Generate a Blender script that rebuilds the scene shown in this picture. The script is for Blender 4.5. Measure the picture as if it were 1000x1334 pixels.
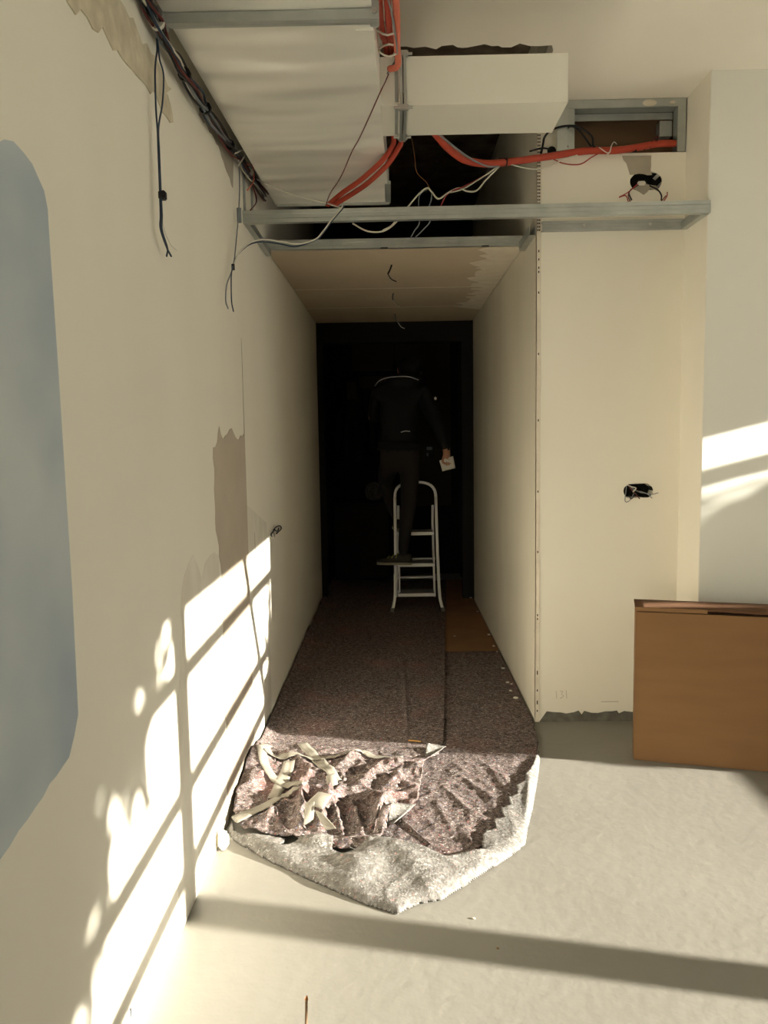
import bpy, bmesh, math, random
from mathutils import Vector, Matrix, noise
for o in list(bpy.data.objects): bpy.data.objects.remove(o)
S = bpy.context.scene
COL = S.collection
RND = random.Random(7)
# ------------------------------------------------------------------ camera
H = 1.5
PITCH, YAW, ROLL, FPX = math.radians(-5.6), math.radians(0.75), 0.016, 1000.0
F = Vector((-math.sin(YAW)*math.cos(PITCH), math.cos(YAW)*math.cos(PITCH), math.sin(PITCH)))
R0 = F.cross(Vector((0, 0, 1))).normalized(); U0 = R0.cross(F)
RT = R0*math.cos(ROLL)-U0*math.sin(ROLL); UP = U0*math.cos(ROLL)+R0*math.sin(ROLL)
CAMP = Vector((0, 0, H))
cd = bpy.data.cameras.new('camera'); cam = bpy.data.objects.new('camera', cd); COL.objects.link(cam)
cd.sensor_fit = 'VERTICAL'; cd.sensor_height = 36.0; cd.lens = 36.0*FPX/1334.0; cd.clip_start = 0.02
cam.matrix_world = Matrix(((RT.x, UP.x, -F.x, 0), (RT.y, UP.y, -F.y, 0), (RT.z, UP.z, -F.z, H), (0, 0, 0, 1)))
S.camera = cam
# ------------------------------------------------------------------ light
W = bpy.data.worlds.new('sky'); S.world = W; W.use_nodes = True
bg = W.node_tree.nodes['Background']; bg.inputs[0].default_value = (0.86, 0.93, 1.0, 1); bg.inputs[1].default_value = 1.1
SUN_DIR = Vector((-1, .21, -.24)).normalized()
sl = bpy.data.lights.new('sun', 'SUN'); sl.energy = 19.0; sl.color = (1, .94, .80); sl.angle = math.radians(.55)
sun = bpy.data.objects.new('sun', sl); COL.objects.link(sun); sun.location = (9, 0, 6)
sun.rotation_euler = SUN_DIR.to_track_quat('-Z', 'Y').to_euler()
def portal(name, loc, to, sx, sy):
    l = bpy.data.lights.new(name, 'AREA'); l.shape = 'RECTANGLE'; l.size = sx; l.size_y = sy; l.cycles.is_portal = True
    o = bpy.data.objects.new(name, l); COL.objects.link(o); o.location = loc
    o.rotation_euler = Vector(to).to_track_quat('-Z', 'Z').to_euler()
XW = 4.2        # right wall with the garden window
YB = -2.6       # wall behind the camera
portal('window_portal', (XW+.02, 1.7, 1.405), (-1, 0, 0), 3.0, 1.57)
portal('bounce_window_portal', (XW+.02, -1.3, 2.075), (-1, 0, 0), 2.2, 1.65)
S.view_settings.view_transform = 'Standard'; S.view_settings.look = 'None'
S.view_settings.exposure = 0.76; S.view_settings.gamma = 1.0; S.view_settings.use_curve_mapping = False
S.cycles.use_denoising = True
S.cycles.max_bounces = 10; S.cycles.diffuse_bounces = 6
S.cycles.sample_clamp_indirect = 6.0
# ------------------------------------------------------------------ helpers
def ray(px, py): return F+RT*((px-500)/FPX)-UP*((py-667)/FPX)
def WX(px, py, x): d = ray(px, py); return CAMP+d*(x/d.x)          # sight line meets a plane x = const
def WY(px, py, y): d = ray(px, py); return CAMP+d*(y/d.y)
def WZ(px, py, z): d = ray(px, py); return CAMP+d*((z-H)/d.z)
def lin(c): return tuple(((v/255)/12.92 if v/255 <= .04045 else ((v/255+.055)/1.055)**2.4) for v in c)+(1,)
MATS = {}
def mat(name, col, rough=.8, metal=0, var=None, vscale=3, bump=0, bscale=40, spec=.3, detail=6, stretch=None, alpha=None, bdist=.01):
    """procedural material: base colour, optional noise mix to a second colour, optional noise bump"""
    m = bpy.data.materials.new(name); m.use_nodes = True; MATS[name] = m
    nt = m.node_tree; b = nt.nodes['Principled BSDF']
    b.inputs['Base Color'].default_value = col if len(col) == 4 else tuple(col)+(1,)
    b.inputs['Roughness'].default_value = rough; b.inputs['Metallic'].default_value = metal
    b.inputs['Specular IOR Level'].default_value = spec
    if alpha is not None: b.inputs['Alpha'].default_value = alpha
    geo = nt.nodes.new('ShaderNodeNewGeometry'); src = geo.outputs['Position']
    if stretch:
        mp = nt.nodes.new('ShaderNodeMapping'); mp.inputs['Scale'].default_value = stretch
        nt.links.new(src, mp.inputs['Vector']); src = mp.outputs[0]
    if var:
        n = nt.nodes.new('ShaderNodeTexNoise'); n.inputs['Scale'].default_value = vscale; n.inputs['Detail'].default_value = detail
        r = nt.nodes.new('ShaderNodeValToRGB'); r.color_ramp.elements[0].position = .32; r.color_ramp.elements[1].position = .68
        r.color_ramp.elements[0].color = tuple(var)[:3]+(1,); r.color_ramp.elements[1].color = tuple(col)[:3]+(1,)
        nt.links.new(src, n.inputs['Vector']); nt.links.new(n.outputs['Fac'], r.inputs['Fac']); nt.links.new(r.outputs['Color'], b.inputs['Base Color'])
    if bump:
        n2 = nt.nodes.new('ShaderNodeTexNoise'); n2.inputs['Scale'].default_value = bscale; n2.inputs['Detail'].default_value = 5 if bdist < .02 else 1.2
        bp = nt.nodes.new('ShaderNodeBump'); bp.inputs['Strength'].default_value = bump; bp.inputs['Distance'].default_value = bdist
        nt.links.new(src, n2.inputs['Vector']); nt.links.new(n2.outputs['Fac'], bp.inputs['Height']); nt.links.new(bp.outputs[0], b.inputs['Normal'])
    return m
class MB:
    def __init__(s): s.v = []; s.f = []
    def add(s, vs, fs):
        n = len(s.v); s.v += [tuple(v) for v in vs]; s.f += [tuple(i+n for i in f) for f in fs]; return s
    def box(s, a, b):
        x0, y0, z0 = a; x1, y1, z1 = b
        return s.add([(x0,y0,z0),(x1,y0,z0),(x1,y1,z0),(x0,y1,z0),(x0,y0,z1),(x1,y0,z1),(x1,y1,z1),(x0,y1,z1)],
                     [(0,3,2,1),(4,5,6,7),(0,1,5,4),(1,2,6,5),(2,3,7,6),(3,0,4,7)])
    def prism(s, sec, a, b, up=(0,0,1)):
        """section (u,v) extruded from a to b; v along up, u along dir x up"""
        a = Vector(a); b = Vector(b); d = (b-a).normalized(); up = Vector(up); u = d.cross(up).normalized(); w = u.cross(d)
        n = len(sec)
        vs = [a+u*p[0]+w*p[1] for p in sec]+[b+u*p[0]+w*p[1] for p in sec]
        fs = [(i, (i+1) % n, (i+1) % n+n, i+n) for i in range(n)]+[tuple(range(n))[::-1], tuple(range(n, 2*n))]
        return s.add(vs, fs)
    def tube(s, pts, r, seg=8, sub=6, r1=None):
        P = spline(pts, sub) if sub > 1 else [Vector(p) for p in pts]
        n = len(P); t0 = (P[1]-P[0]).normalized()
        u = t0.orthogonal().normalized(); vs = []; fs = []
        for i, p in enumerate(P):
            t = (P[min(i+1, n-1)]-P[max(i-1, 0)])
            if t.length < 1e-9: t = t0
            t.normalize(); u = (u-t*u.dot(t))
            u = u.normalized() if u.length > 1e-6 else t.orthogonal().normalized()
            w = t.cross(u); rr = r if r1 is None else r+(r1-r)*i/(n-1)
            for k in range(seg):
                a = 2*math.pi*k/seg; vs.append(p+u*(math.cos(a)*rr)+w*(math.sin(a)*rr))
        for i in range(n-1):
            for k in range(seg):
                k2 = (k+1) % seg; fs.append((i*seg+k, i*seg+k2, (i+1)*seg+k2, (i+1)*seg+k))
        fs += [tuple(range(seg))[::-1], tuple(range((n-1)*seg, n*seg))]
        return s.add(vs, fs)
    def cyl(s, a, b, r, seg=12, r1=None): return s.tube([a, b], r, seg, 1, r1)
    def build(s, name, m, parent=None, smooth=False, bevel=0):
        me = bpy.data.meshes.new(name); me.from_pydata(s.v, [], s.f); me.validate(); me.update()
        bm = bmesh.new(); bm.from_mesh(me)
        if bevel: bmesh.ops.bevel(bm, geom=list(bm.edges), offset=bevel, segments=2, affect='EDGES', clamp_overlap=True)
        bmesh.ops.recalc_face_normals(bm, faces=bm.faces); bm.to_mesh(me); bm.free()
        if smooth:
            for p in me.polygons: p.use_smooth = True
        for mm in (m if isinstance(m, (list, tuple)) else [m]): me.materials.append(MATS[mm] if isinstance(mm, str) else mm)
        o = bpy.data.objects.new(name, me); COL.objects.link(o)
        if parent: o.parent = parent; o.matrix_parent_inverse = parent.matrix_world.inverted()
        return o
def spline(pts, sub=6):
    P = [Vector(p) for p in pts]
    if len(P) < 3: sub = max(sub, 2)
    out = []
    for i in range(len(P)-1):
        p0 = P[i-1] if i else P[0]*2-P[1]; p1 = P[i]; p2 = P[i+1]; p3 = P[i+2] if i+2 < len(P) else P[-1]*2-P[-2]
        for k in range(sub):
            t = k/sub
            out.append(.5*((2*p1)+(p2-p0)*t+(2*p0-5*p1+4*p2-p3)*t*t+(3*p1-p0-3*p2+p3)*t**3))
    out.append(P[-1]); return out
def empty(name, loc, label=None, cat=None, group=None):
    o = bpy.data.objects.new(name, None); COL.objects.link(o); o.location = loc; o.empty_display_size = .1
    o.matrix_world = Matrix.Translation(Vector(loc))
    if label: tag(o, label, cat, group)
    return o
def tag(o, label, cat, group=None):
    o['label'] = label; o['category'] = cat
    if group: o['group'] = group
    return o
def struct(o, label=None):
    o['kind'] = 'structure'
    if label: o['label'] = label
    return o
def cut(o, cutter_mb):
    c = cutter_mb.build('cutter', 'hole_shade'); md = o.modifiers.new('b', 'BOOLEAN'); md.object = c; md.solver = 'EXACT'
    dg = bpy.context.evaluated_depsgraph_get(); dg.update()
    me = bpy.data.meshes.new_from_object(o.evaluated_get(dg)); o.modifiers.clear()
    old = o.data; o.data = me; bpy.data.meshes.remove(old); cm = c.data; bpy.data.objects.remove(c); bpy.data.meshes.remove(cm)
# ------------------------------------------------------------------ materials
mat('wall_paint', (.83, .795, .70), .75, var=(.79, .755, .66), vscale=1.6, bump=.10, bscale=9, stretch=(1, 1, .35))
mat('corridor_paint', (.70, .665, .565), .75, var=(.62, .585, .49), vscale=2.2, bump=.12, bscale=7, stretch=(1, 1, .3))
mat('rear_paint', (.22, .20, .17), .85, var=(.18, .16, .14), vscale=3)
mat('pier_paint', (.75, .745, .69), .6, var=(.70, .695, .645), vscale=1.2, bump=.08, bscale=12)
mat('dappled_blue_paint', (.37, .435, .51), .7, var=(.55, .60, .62), vscale=2.6, bump=.08, bscale=14, detail=2)  # lighter blotches paint in light filtered through the trees
mat('white_filler', (.78, .75, .67), .8, var=(.68, .64, .55), vscale=9, bump=.25, bscale=18, stretch=(1, 1, .4))
mat('brown_filler', (.50, .44, .36), .9, var=(.46, .40, .325), vscale=6, bump=.15, bscale=30)
mat('grey_filler', (.42, .38, .31), .9, var=(.36, .32, .26), vscale=8, bump=.2, bscale=30)
mat('flaking_plaster', (.68, .62, .48), .9, var=(.50, .44, .33), vscale=16, bump=.7, bscale=24)
mat('ceiling_paint', (.88, .845, .765), .8, var=(.85, .81, .73), vscale=1.4, bump=.1, bscale=8)
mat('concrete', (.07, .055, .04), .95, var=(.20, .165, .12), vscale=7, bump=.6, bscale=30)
mat('screed', (.215, .205, .18), .5, var=(.187, .178, .155), vscale=1.3, bump=.2, bscale=22, spec=.35)
mat('plasterboard', (.56, .475, .36), .85, var=(.50, .42, .315), vscale=2.5)
mat('joint_compound', (.74, .68, .57), .85, var=(.66, .60, .50), vscale=14, bump=.2)
mat('zinc', (.42, .45, .44), .38, .75, var=(.52, .55, .53), vscale=9, bump=.03, bscale=60)
mat('zinc_dull', (.36, .38, .37), .5, .6, var=(.44, .46, .45), vscale=12)
mat('duct_metal', (.95, .94, .88), .30, .32, var=(.90, .89, .83), vscale=1.6, bump=1, bscale=2.0, stretch=(.7, 2.4, 1), detail=2, bdist=.06, spec=.5)
mat('branch_metal', (.76, .75, .68), .42, .3, var=(.82, .81, .74), vscale=2, bump=.08, bscale=3, detail=1)
mat('bolt_metal', (.5, .5, .48), .35, .9)
mat('hole_shade', (.012, .011, .010), .95)  # near-black that paints the shade inside holes and slots
mat('board_brown', (.20, .13, .075), .9, var=(.16, .10, .06), vscale=4)
mat('red_conduit', (.44, .062, .034), .5, var=(.38, .048, .026), vscale=20)
mat('pink_conduit', (.62, .17, .10), .5, var=(.55, .13, .08), vscale=20)
mat('wire_white', (.66, .64, .56), .45)
mat('wire_blue', (.028, .048, .08), .4)
mat('wire_grey', (.20, .22, .24), .45)
mat('wire_black', (.012, .012, .013), .4)
mat('wire_red', (.34, .03, .03), .4)
mat('wire_maroon', (.13, .025, .022), .4)
mat('copper', (.45, .20, .08), .4, .8)
mat('cardboard', (.215, .117, .05), .8, var=(.197, .105, .045), vscale=3, bump=.06, bscale=6, stretch=(1, 1, 6))
mat('cardboard_inner', (.13, .062, .03), .85)
mat('floor_cardboard', (.24, .13, .06), .85, var=(.20, .105, .05), vscale=5)
mat('ladder_paint', (.88, .89, .88), .35)
mat('tread_rubber', (.20, .20, .19), .7, bump=.4, bscale=120)
mat('jacket', (.005, .0055, .006), .8, bump=.2, bscale=30)
mat('trousers', (.020, .0185, .017), .9, bump=.2, bscale=25)
mat('skin', (.42, .21, .13), .55)
mat('hair', (.005, .004, .003), .7, bump=.6, bscale=90)
mat('reflective', (.55, .55, .55), .3, .3)
mat('shoe_fabric', (.04, .038, .03), .8, bump=.3, bscale=120)
mat('shoe_sole', (.30, .29, .22), .6)
mat('lime', (.40, .42, .10), .6)
mat('paper', (.62, .60, .54), .7)
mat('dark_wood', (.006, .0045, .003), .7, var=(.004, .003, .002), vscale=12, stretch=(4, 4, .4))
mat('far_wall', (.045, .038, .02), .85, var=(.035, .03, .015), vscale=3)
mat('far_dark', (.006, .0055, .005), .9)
mat('tape', (.30, .28, .235), .55, var=(.25, .23, .19), vscale=14, alpha=.68)
mat('net', (.16, .15, .13), .8, var=(.05, .048, .04), vscale=40)
mat('wood_splinter', (.60, .34, .10), .7)
mat('mortar_grey', (.17, .165, .14), .95, var=(.11, .105, .09), vscale=25, bump=.5, bscale=60)
mat('leaf', (.06, .12, .03), .6)
mat('bark', (.12, .085, .06), .9, bump=.5, bscale=40)
mat('window_paint', (.55, .55, .53), .5)
mat('bounce_ground', (.80, .78, .72), .9, var=(.72, .70, .64), vscale=30)  # unseen ground, made pale to bounce sun up to the ceiling
def felt_mat(name, base, dark, specks, tint=None):
    """shredded fibre felt: dark ground, random light, red and blue fibres"""
    m = bpy.data.materials.new(name); m.use_nodes = True; MATS[name] = m; nt = m.node_tree; N = nt.nodes; L = nt.links
    b = N['Principled BSDF']; b.inputs['Roughness'].default_value = .95; b.inputs['Specular IOR Level'].default_value = .15
    geo = N.new('ShaderNodeNewGeometry')
    nz = N.new('ShaderNodeTexNoise'); nz.inputs['Scale'].default_value = 60; nz.inputs['Detail'].default_value = 4
    L.new(geo.outputs['Position'], nz.inputs['Vector'])
    mx = N.new('ShaderNodeMix'); mx.data_type = 'RGBA'; mx.inputs[6].default_value = dark; mx.inputs[7].default_value = base
    rp = N.new('ShaderNodeMapRange'); rp.inputs[1].default_value = .35; rp.inputs[2].default_value = .65
    L.new(nz.outputs['Fac'], rp.inputs[0]); L.new(rp.outputs[0], mx.inputs[0])
    cur = mx.outputs[2]
    if tint:
        n3 = N.new('ShaderNodeTexNoise'); n3.inputs['Scale'].default_value = 3.2; n3.inputs['Detail'].default_value = 3
        L.new(geo.outputs['Position'], n3.inputs['Vector'])
        rr = N.new('ShaderNodeMapRange'); rr.inputs[1].default_value = .55; rr.inputs[2].default_value = .75; rr.inputs[4].default_value = .55
        L.new(n3.outputs['Fac'], rr.inputs[0])
        mt = N.new('ShaderNodeMix'); mt.data_type = 'RGBA'; mt.inputs[7].default_value = tint
        L.new(rr.outputs[0], mt.inputs[0]); L.new(cur, mt.inputs[6]); cur = mt.outputs[2]
    for i, (c, sc, th) in enumerate(specks):
        mp = N.new('ShaderNodeMapping'); mp.inputs['Scale'].default_value = (1+.9*(i % 2), 1.9-.9*(i % 2), 1); mp.inputs['Rotation'].default_value = (0, 0, .9*i); mp.inputs['Location'].default_value = (i*3.1, i*1.7, i)
        L.new(geo.outputs['Position'], mp.inputs['Vector'])
        n2 = N.new('ShaderNodeTexNoise'); n2.inputs['Scale'].default_value = sc; n2.inputs['Detail'].default_value = 2; n2.inputs['Distortion'].default_value = 1.2
        L.new(mp.outputs[0], n2.inputs['Vector'])
        r2 = N.new('ShaderNodeMapRange'); r2.inputs[1].default_value = th; r2.inputs[2].default_value = th+.05
        L.new(n2.outputs['Fac'], r2.inputs[0])
        m2 = N.new('ShaderNodeMix'); m2.data_type = 'RGBA'; m2.inputs[7].default_value = c
        L.new(r2.outputs[0], m2.inputs[0]); L.new(cur, m2.inputs[6]); cur = m2.outputs[2]
    L.new(cur, b.inputs['Base Color'])
    bp = N.new('ShaderNodeBump'); bp.inputs['Strength'].default_value = .5; bp.inputs['Distance'].default_value = .006
    nb = N.new('ShaderNodeTexNoise'); nb.inputs['Scale'].default_value = 110; nb.inputs['Detail'].default_value = 3
    L.new(geo.outputs['Position'], nb.inputs['Vector']); L.new(nb.outputs['Fac'], bp.inputs['Height']); L.new(bp.outputs[0], b.inputs['Normal'])
felt_mat('felt', (.15, .118, .110, 1), (.045, .033, .030, 1), [((.42, .39, .37, 1), 85, .62), ((.30, .08, .07, 1), 70, .66), ((.12, .13, .19, 1), 75, .65), ((.6, .57, .52, 1), 140, .67)], (.19, .085, .075, 1))
felt_mat('felt_back', (.18, .173, .162, 1), (.105, .098, .09, 1), [((.30, .295, .28, 1), 60, .60), ((.20, .17, .17, 1), 90, .62), ((.42, .2, .18, 1), 60, .68)])

# ------------------------------------------------------------------ the setting
XL, XR, YA, XP, YP, ZC = -.67, .725, 3.91, 1.45, 3.63, 3.11
YD = 8.4; ZCC = 2.515; YR = 4.25; YF = 3.60; YE = 6.95
fl = struct(MB().box((XL-.2, YB-.2, -.12), (XW+.25, YD+.2, 0)).build('floor', 'screed'), 'smooth grey levelled screed floor')
struct(MB().box((-30, -30, -.3), (40, 30, -.14)).build('ground', 'bounce_ground'), 'unseen pale ground outside the house, added to bounce light in')
wl = struct(MB().box((XL-.2, YB-.2, 0), (XL, YD, 3.45)).build('wall_left', 'wall_paint'), 'long cream wall running into the corridor')
def slot(cy, cz, ry, rz, x0, x1, n=20):
    c = MB(); sec = []
    for k in range(n):
        a = 2*math.pi*k/n; rr = 1+.10*math.sin(3*a+1.3)+.06*math.sin(7*a)
        sec.append((math.cos(a)*ry*rr, math.sin(a)*rz*rr))
    return c.prism(sec, (x0, cy, cz), (x1, cy, cz))
hA = WX(357, 692, XL); hB = WX(333, 708, XL)
cut(wl, slot(hA.y, hA.z, .035, .035, XL-.06, XL+.05)); cut(wl, slot(hB.y, hB.z, .022, .045, XL-.05, XL+.05))
# corridor right wall and the wall that faces the room
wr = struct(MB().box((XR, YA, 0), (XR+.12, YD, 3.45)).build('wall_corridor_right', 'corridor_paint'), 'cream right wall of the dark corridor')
ZO = 2.857
wa = struct(MB().box((XR+.001, YA-.001, 0), (XP+.10, YA+.13, ZO)).build('wall_facing', 'wall_paint'), 'cream wall facing the room right of the corridor')
def pill(cx, cz, hw, hh):
    sec = []
    for k in range(24):
        a = 2*math.pi*k/24; c, s_ = math.cos(a), math.sin(a)
        sec.append((math.copysign(max(hw-hh, 0), c)+c*hh, s_*hh*(1+.06*math.sin(5*a))))
    c = MB(); c.prism(sec, (cx, YA-.05, cz), (cx, YA+.075, cz)); return c
s1 = (WY(812, 640, YA)+WY(850, 639, YA))/2; s2 = (WY(821, 237, YA)+WY(861, 236, YA))/2
cut(wa, pill(s1.x, s1.z, .075, .036)); cut(wa, pill(s2.x, s2.z, .078, .042))
struct(MB().box((XP, YP, 0), (XW+.2, YA+.13, ZC+.01)).build('wall_pier', 'pier_paint'), 'pale grey projecting wall behind the cardboard box')
pp = MB().box((XP-.002, YP+.004, 0), (XP, YA-.001, ZC)).build('reveal_plaster', 'wall_paint', bpy.data.objects['wall_pier'])
# the room behind and beside the camera
struct(MB().box((XW, YB-.2, 0), (XW+.2, -2.4, 3.45)).box((XW, -.2, 0), (XW+.2, .2, 3.45)).box((XW, 3.2, 0), (XW+.2, YP, 3.45)).box((XW, .2, 2.19), (XW+.2, 3.2, 3.45)).box((XW, .2, 0), (XW+.2, 3.2, .62)).box((XW, -2.4, 0), (XW+.2, -.2, 1.25)).box((XW, -2.4, 2.9), (XW+.2, -.2, 3.45)).build('wall_right', 'wall_paint'), 'right wall with the garden window')
struct(MB().box((XL, YB-.2, 0), (XW, YB, 3.45)).build('wall_rear', 'rear_paint'), 'plain dark wall behind the camera')  # unseen wall, toned dark so less light bounces into the corridor
w1 = struct(MB().box((XW+.03, .2, .62), (XW+.10, .27, 2.19)).box((XW+.03, 3.13, .62), (XW+.10, 3.2, 2.19)).box((XW+.03, .27, 2.15), (XW+.10, 3.13, 2.19)).box((XW+.03, .27, .62), (XW+.10, 3.13, .66)).build('window_1', 'window_paint'), 'garden window frame')
MB().box((XW+.03, 1.215, .66), (XW+.10, 1.355, 2.15)).build('mullion', 'window_paint', w1)
for z in (1.955, 1.58, 1.32): MB().box((XW+.045, .27, z-.036), (XW+.085, 3.13, z+.036)).build('glazing_bar', 'window_paint', w1)
w2 = struct(MB().box((XW+.03, -2.4, 1.25), (XW+.10, -2.33, 2.9)).box((XW+.03, -.27, 1.25), (XW+.10, -.2, 2.9)).box((XW+.03, -2.33, 1.25), (XW+.10, -.27, 1.32)).box((XW+.03, -2.33, 2.83), (XW+.10, -.27, 2.9)).build('bounce_window', 'window_paint'), 'unseen second window frame added to the right wall for bounce light')  # unseen window added so sun bounces off the left wall behind camera
MB().box((XW+.03, -1.33, 1.32), (XW+.10, -1.27, 2.83)).build('mullion', 'window_paint', w2)
# ceilings
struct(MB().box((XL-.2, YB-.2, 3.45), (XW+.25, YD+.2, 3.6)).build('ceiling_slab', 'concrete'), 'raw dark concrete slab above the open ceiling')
def ragged(pts, amp, step, seed, fixed=()):
    """a closed outline with its sides broken into short uneven steps"""
    r = random.Random(seed); out = []
    n = len(pts)
    for i in range(n):
        a = Vector(pts[i]); b = Vector(pts[(i+1) % n]); k = max(1, int((b-a).length/step)); d = (b-a)
        nr = Vector((-d.y, d.x)).normalized() if d.length > 0 else Vector((0, 0))
        for j in range(k):
            p = a+d*(j/k)
            if i not in fixed or j == 0:
                p = p+(nr*r.uniform(-amp, amp) if j else Vector((0, 0)))
            out.append(p)
    return out
r_ = random.Random(5)
cp = [(XL, YB), (XW+.01, YB), (XW+.01, YA), (.715, YA), (.70, 3.42)]
x = .685
while x > .10: cp.append((x, 3.375+r_.uniform(-.02, .014))); x -= r_.uniform(.015, .05)
cp += [(.08, 3.36), (XL, 3.36)]
cm = MB(); cm.prism([(p[1], p[0]) for p in cp][::1], (0, 0, ZC), (0, 0, ZC+.08), up=(1, 0, 0))
# prism axes: dir z, up x -> u = z x x = y
struct(cm.build('ceiling', 'ceiling_paint'), 'cream plastered ceiling with a torn edge behind the duct')
cc = struct(MB().box((XL, YR+.03, ZCC+.0125), (XR, YE, ZCC+.05)).build('ceiling_corridor', 'plasterboard'), 'lowered plasterboard ceiling of the corridor')
for k, (a, b) in enumerate(((YR+.03, 5.395), (5.405, 6.17), (6.18, YE))):
    MB().box((XL+.004, a, ZCC), (XR-.004, b, ZCC+.0125)).build('ceiling_board', 'plasterboard', cc)
for k, yy in enumerate((5.40, 6.175)):
    MB().box((XL+.004, yy-.012, ZCC-.001), (XR-.06, yy+.012, ZCC+.001)).build('joint_tape', 'joint_compound', cc)
# smeared compound along the corridor ceiling's right edge
r_ = random.Random(11); cp = [(XR-.003, YR+.04)]
y = YR+.05
cp.append((XR-.05, YR+.04))
while y < 6.3:
    cp.append((XR-.06-.10*abs(math.sin(y*1.7))-r_.uniform(0, .10), y)); y += r_.uniform(.02, .07)
cp.append((XR-.003, 6.35))
cm = MB(); cm.prism([(p[1], p[0]) for p in cp], (0, 0, ZCC-.003), (0, 0, ZCC+.0005), up=(1, 0, 0)); cm.build('compound_smear', 'joint_compound', cc)
# end of the corridor: dark header and posts, far wall
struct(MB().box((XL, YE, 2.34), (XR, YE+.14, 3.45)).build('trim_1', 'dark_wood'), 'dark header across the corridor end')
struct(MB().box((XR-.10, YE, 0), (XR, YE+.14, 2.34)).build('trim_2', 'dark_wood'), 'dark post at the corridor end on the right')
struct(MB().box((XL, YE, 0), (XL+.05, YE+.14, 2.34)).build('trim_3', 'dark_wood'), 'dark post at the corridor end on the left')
struct(MB().box((XL, YE+.14, 0), (XL+.02, YD-.1, 3.45)).build('wall_shade_left', 'far_dark'), 'dark lining painting shade onto the left wall beyond the corridor end')  # dark sheet over the cream wall, shade put into its colour
struct(MB().box((XR-.02, YE+.14, 0), (XR, YD-.1, 3.45)).build('wall_shade_right', 'far_dark'), 'dark lining painting shade onto the right wall beyond the corridor end')  # same shade sheet on the right side
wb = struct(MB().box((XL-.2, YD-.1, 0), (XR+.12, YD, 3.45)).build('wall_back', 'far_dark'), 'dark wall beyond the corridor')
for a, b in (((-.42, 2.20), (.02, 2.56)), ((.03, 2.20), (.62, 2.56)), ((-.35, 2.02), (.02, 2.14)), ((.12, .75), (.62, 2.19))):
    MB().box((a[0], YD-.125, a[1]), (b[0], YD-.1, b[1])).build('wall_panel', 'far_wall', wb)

# ------------------------------------------------------------------ wall patches, thin coats with their own edge
def coat(name, pts, m, parent, plane, val, th=.0015, rag=.006, step=.025, seed=1, fixed=()):
    o = ragged(pts, rag, step, seed, fixed); c = MB()
    if plane == 'x': vs = [(val, p[0], p[1]) for p in o]+[(val+th, p[0], p[1]) for p in o]
    else: vs = [(p[0], val, p[1]) for p in o]+[(p[0], val-th, p[1]) for p in o]
    n = len(o)
    c.add(vs, [tuple(range(n)), tuple(range(n, 2*n))]+[(i, (i+1) % n, (i+1) % n+n, i+n) for i in range(n)])
    return c.build(name, m, parent)
def yz(*pp): return [(WX(a, b, XL).y, WX(a, b, XL).z) for a, b in pp]
coat('blue_paint_patch', [(.55, .86), (1.15, .80), (1.35, .83), (1.50, .86), (1.555, .93), (1.56, 1.2), (1.553, 1.65), (1.546, 1.92), (1.535, 1.985), (1.49, 2.02), (1.42, 2.035), (1.36, 2.01), (.55, 1.99)], 'dappled_blue_paint', wl, 'x', XL, .0012, .006, .03, 2, (4, 5, 6, 12))
coat('white_filler_coat', [(2.20, 0), (2.885, 0), (2.885, .8), (2.885, 1.06), (2.75, 1.08), (2.62, 1.02), (2.52, 1.12), (2.36, 1.02), (2.30, .75), (2.22, .5)], 'white_filler', wl, 'x', XL, .001, .022, .05, 4, (0, 1, 2))
coat('brown_filler_strip', [(2.885, 0), (3.46, 0), (3.47, .9), (3.475, 1.53), (3.38, 1.515), (3.30, 1.50), (3.16, 1.54), (3.03, 1.50), (2.97, 1.55), (2.93, 1.49), (2.86, 1.47), (2.85, 1.2), (2.91, 1.02)], 'brown_filler', wl, 'x', XL, .002, .016, .035, 6, (0, 1, 2))
coat('grey_filler_patch', yz((259, 150), (270, 165), (284, 190), (303, 245), (304, 190), (296, 178), (280, 157), (262, 128)), 'grey_filler', wl, 'x', XL, .0015, .008, .03, 7, (3, 4, 5, 6))
coat('flaking_patch', yz((60, -25), (88, 5), (112, 22), (140, 52), (158, 76), (172, 92), (190, 112), (204, 128), (216, 152), (225, 160), (222, 140), (212, 118), (222, 116), (212, 96), (196, 70), (178, 40), (155, 0), (140, -25)), 'flaking_plaster', wl, 'x', XL, .003, .016, .03, 8)
coat('crack', [(3.468, 1.53), (3.480, 1.53), (3.479, 1.9), (3.474, 1.95)], 'grey_filler', wl, 'x', XL, .001, .001, .1, 9)
coat('bright_skim', [(3.48, 0), (3.99, 0), (4.0, 1.06), (3.48, 1.2)], 'white_filler', wl, 'x', XL, .0005, .004, .06, 10, (0, 1, 2))
A_ = lambda *pp: [(WY(a, b, YA).x, WY(a, b, YA).z) for a, b in pp]
coat('grey_filler_patch', A_((810, 203), (848, 203), (847, 222), (849, 228), (820, 228), (817, 218)), 'grey_filler', wa, 'y', YA-.001, .0012, .006, .02, 12, (0,))
coat('damaged_rim', A_((824, 246), (832, 250), (838, 254), (846, 246), (858, 250), (854, 242), (838, 238)), 'grey_filler', wa, 'y', YA-.001, .001, .006, .02, 13)
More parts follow.
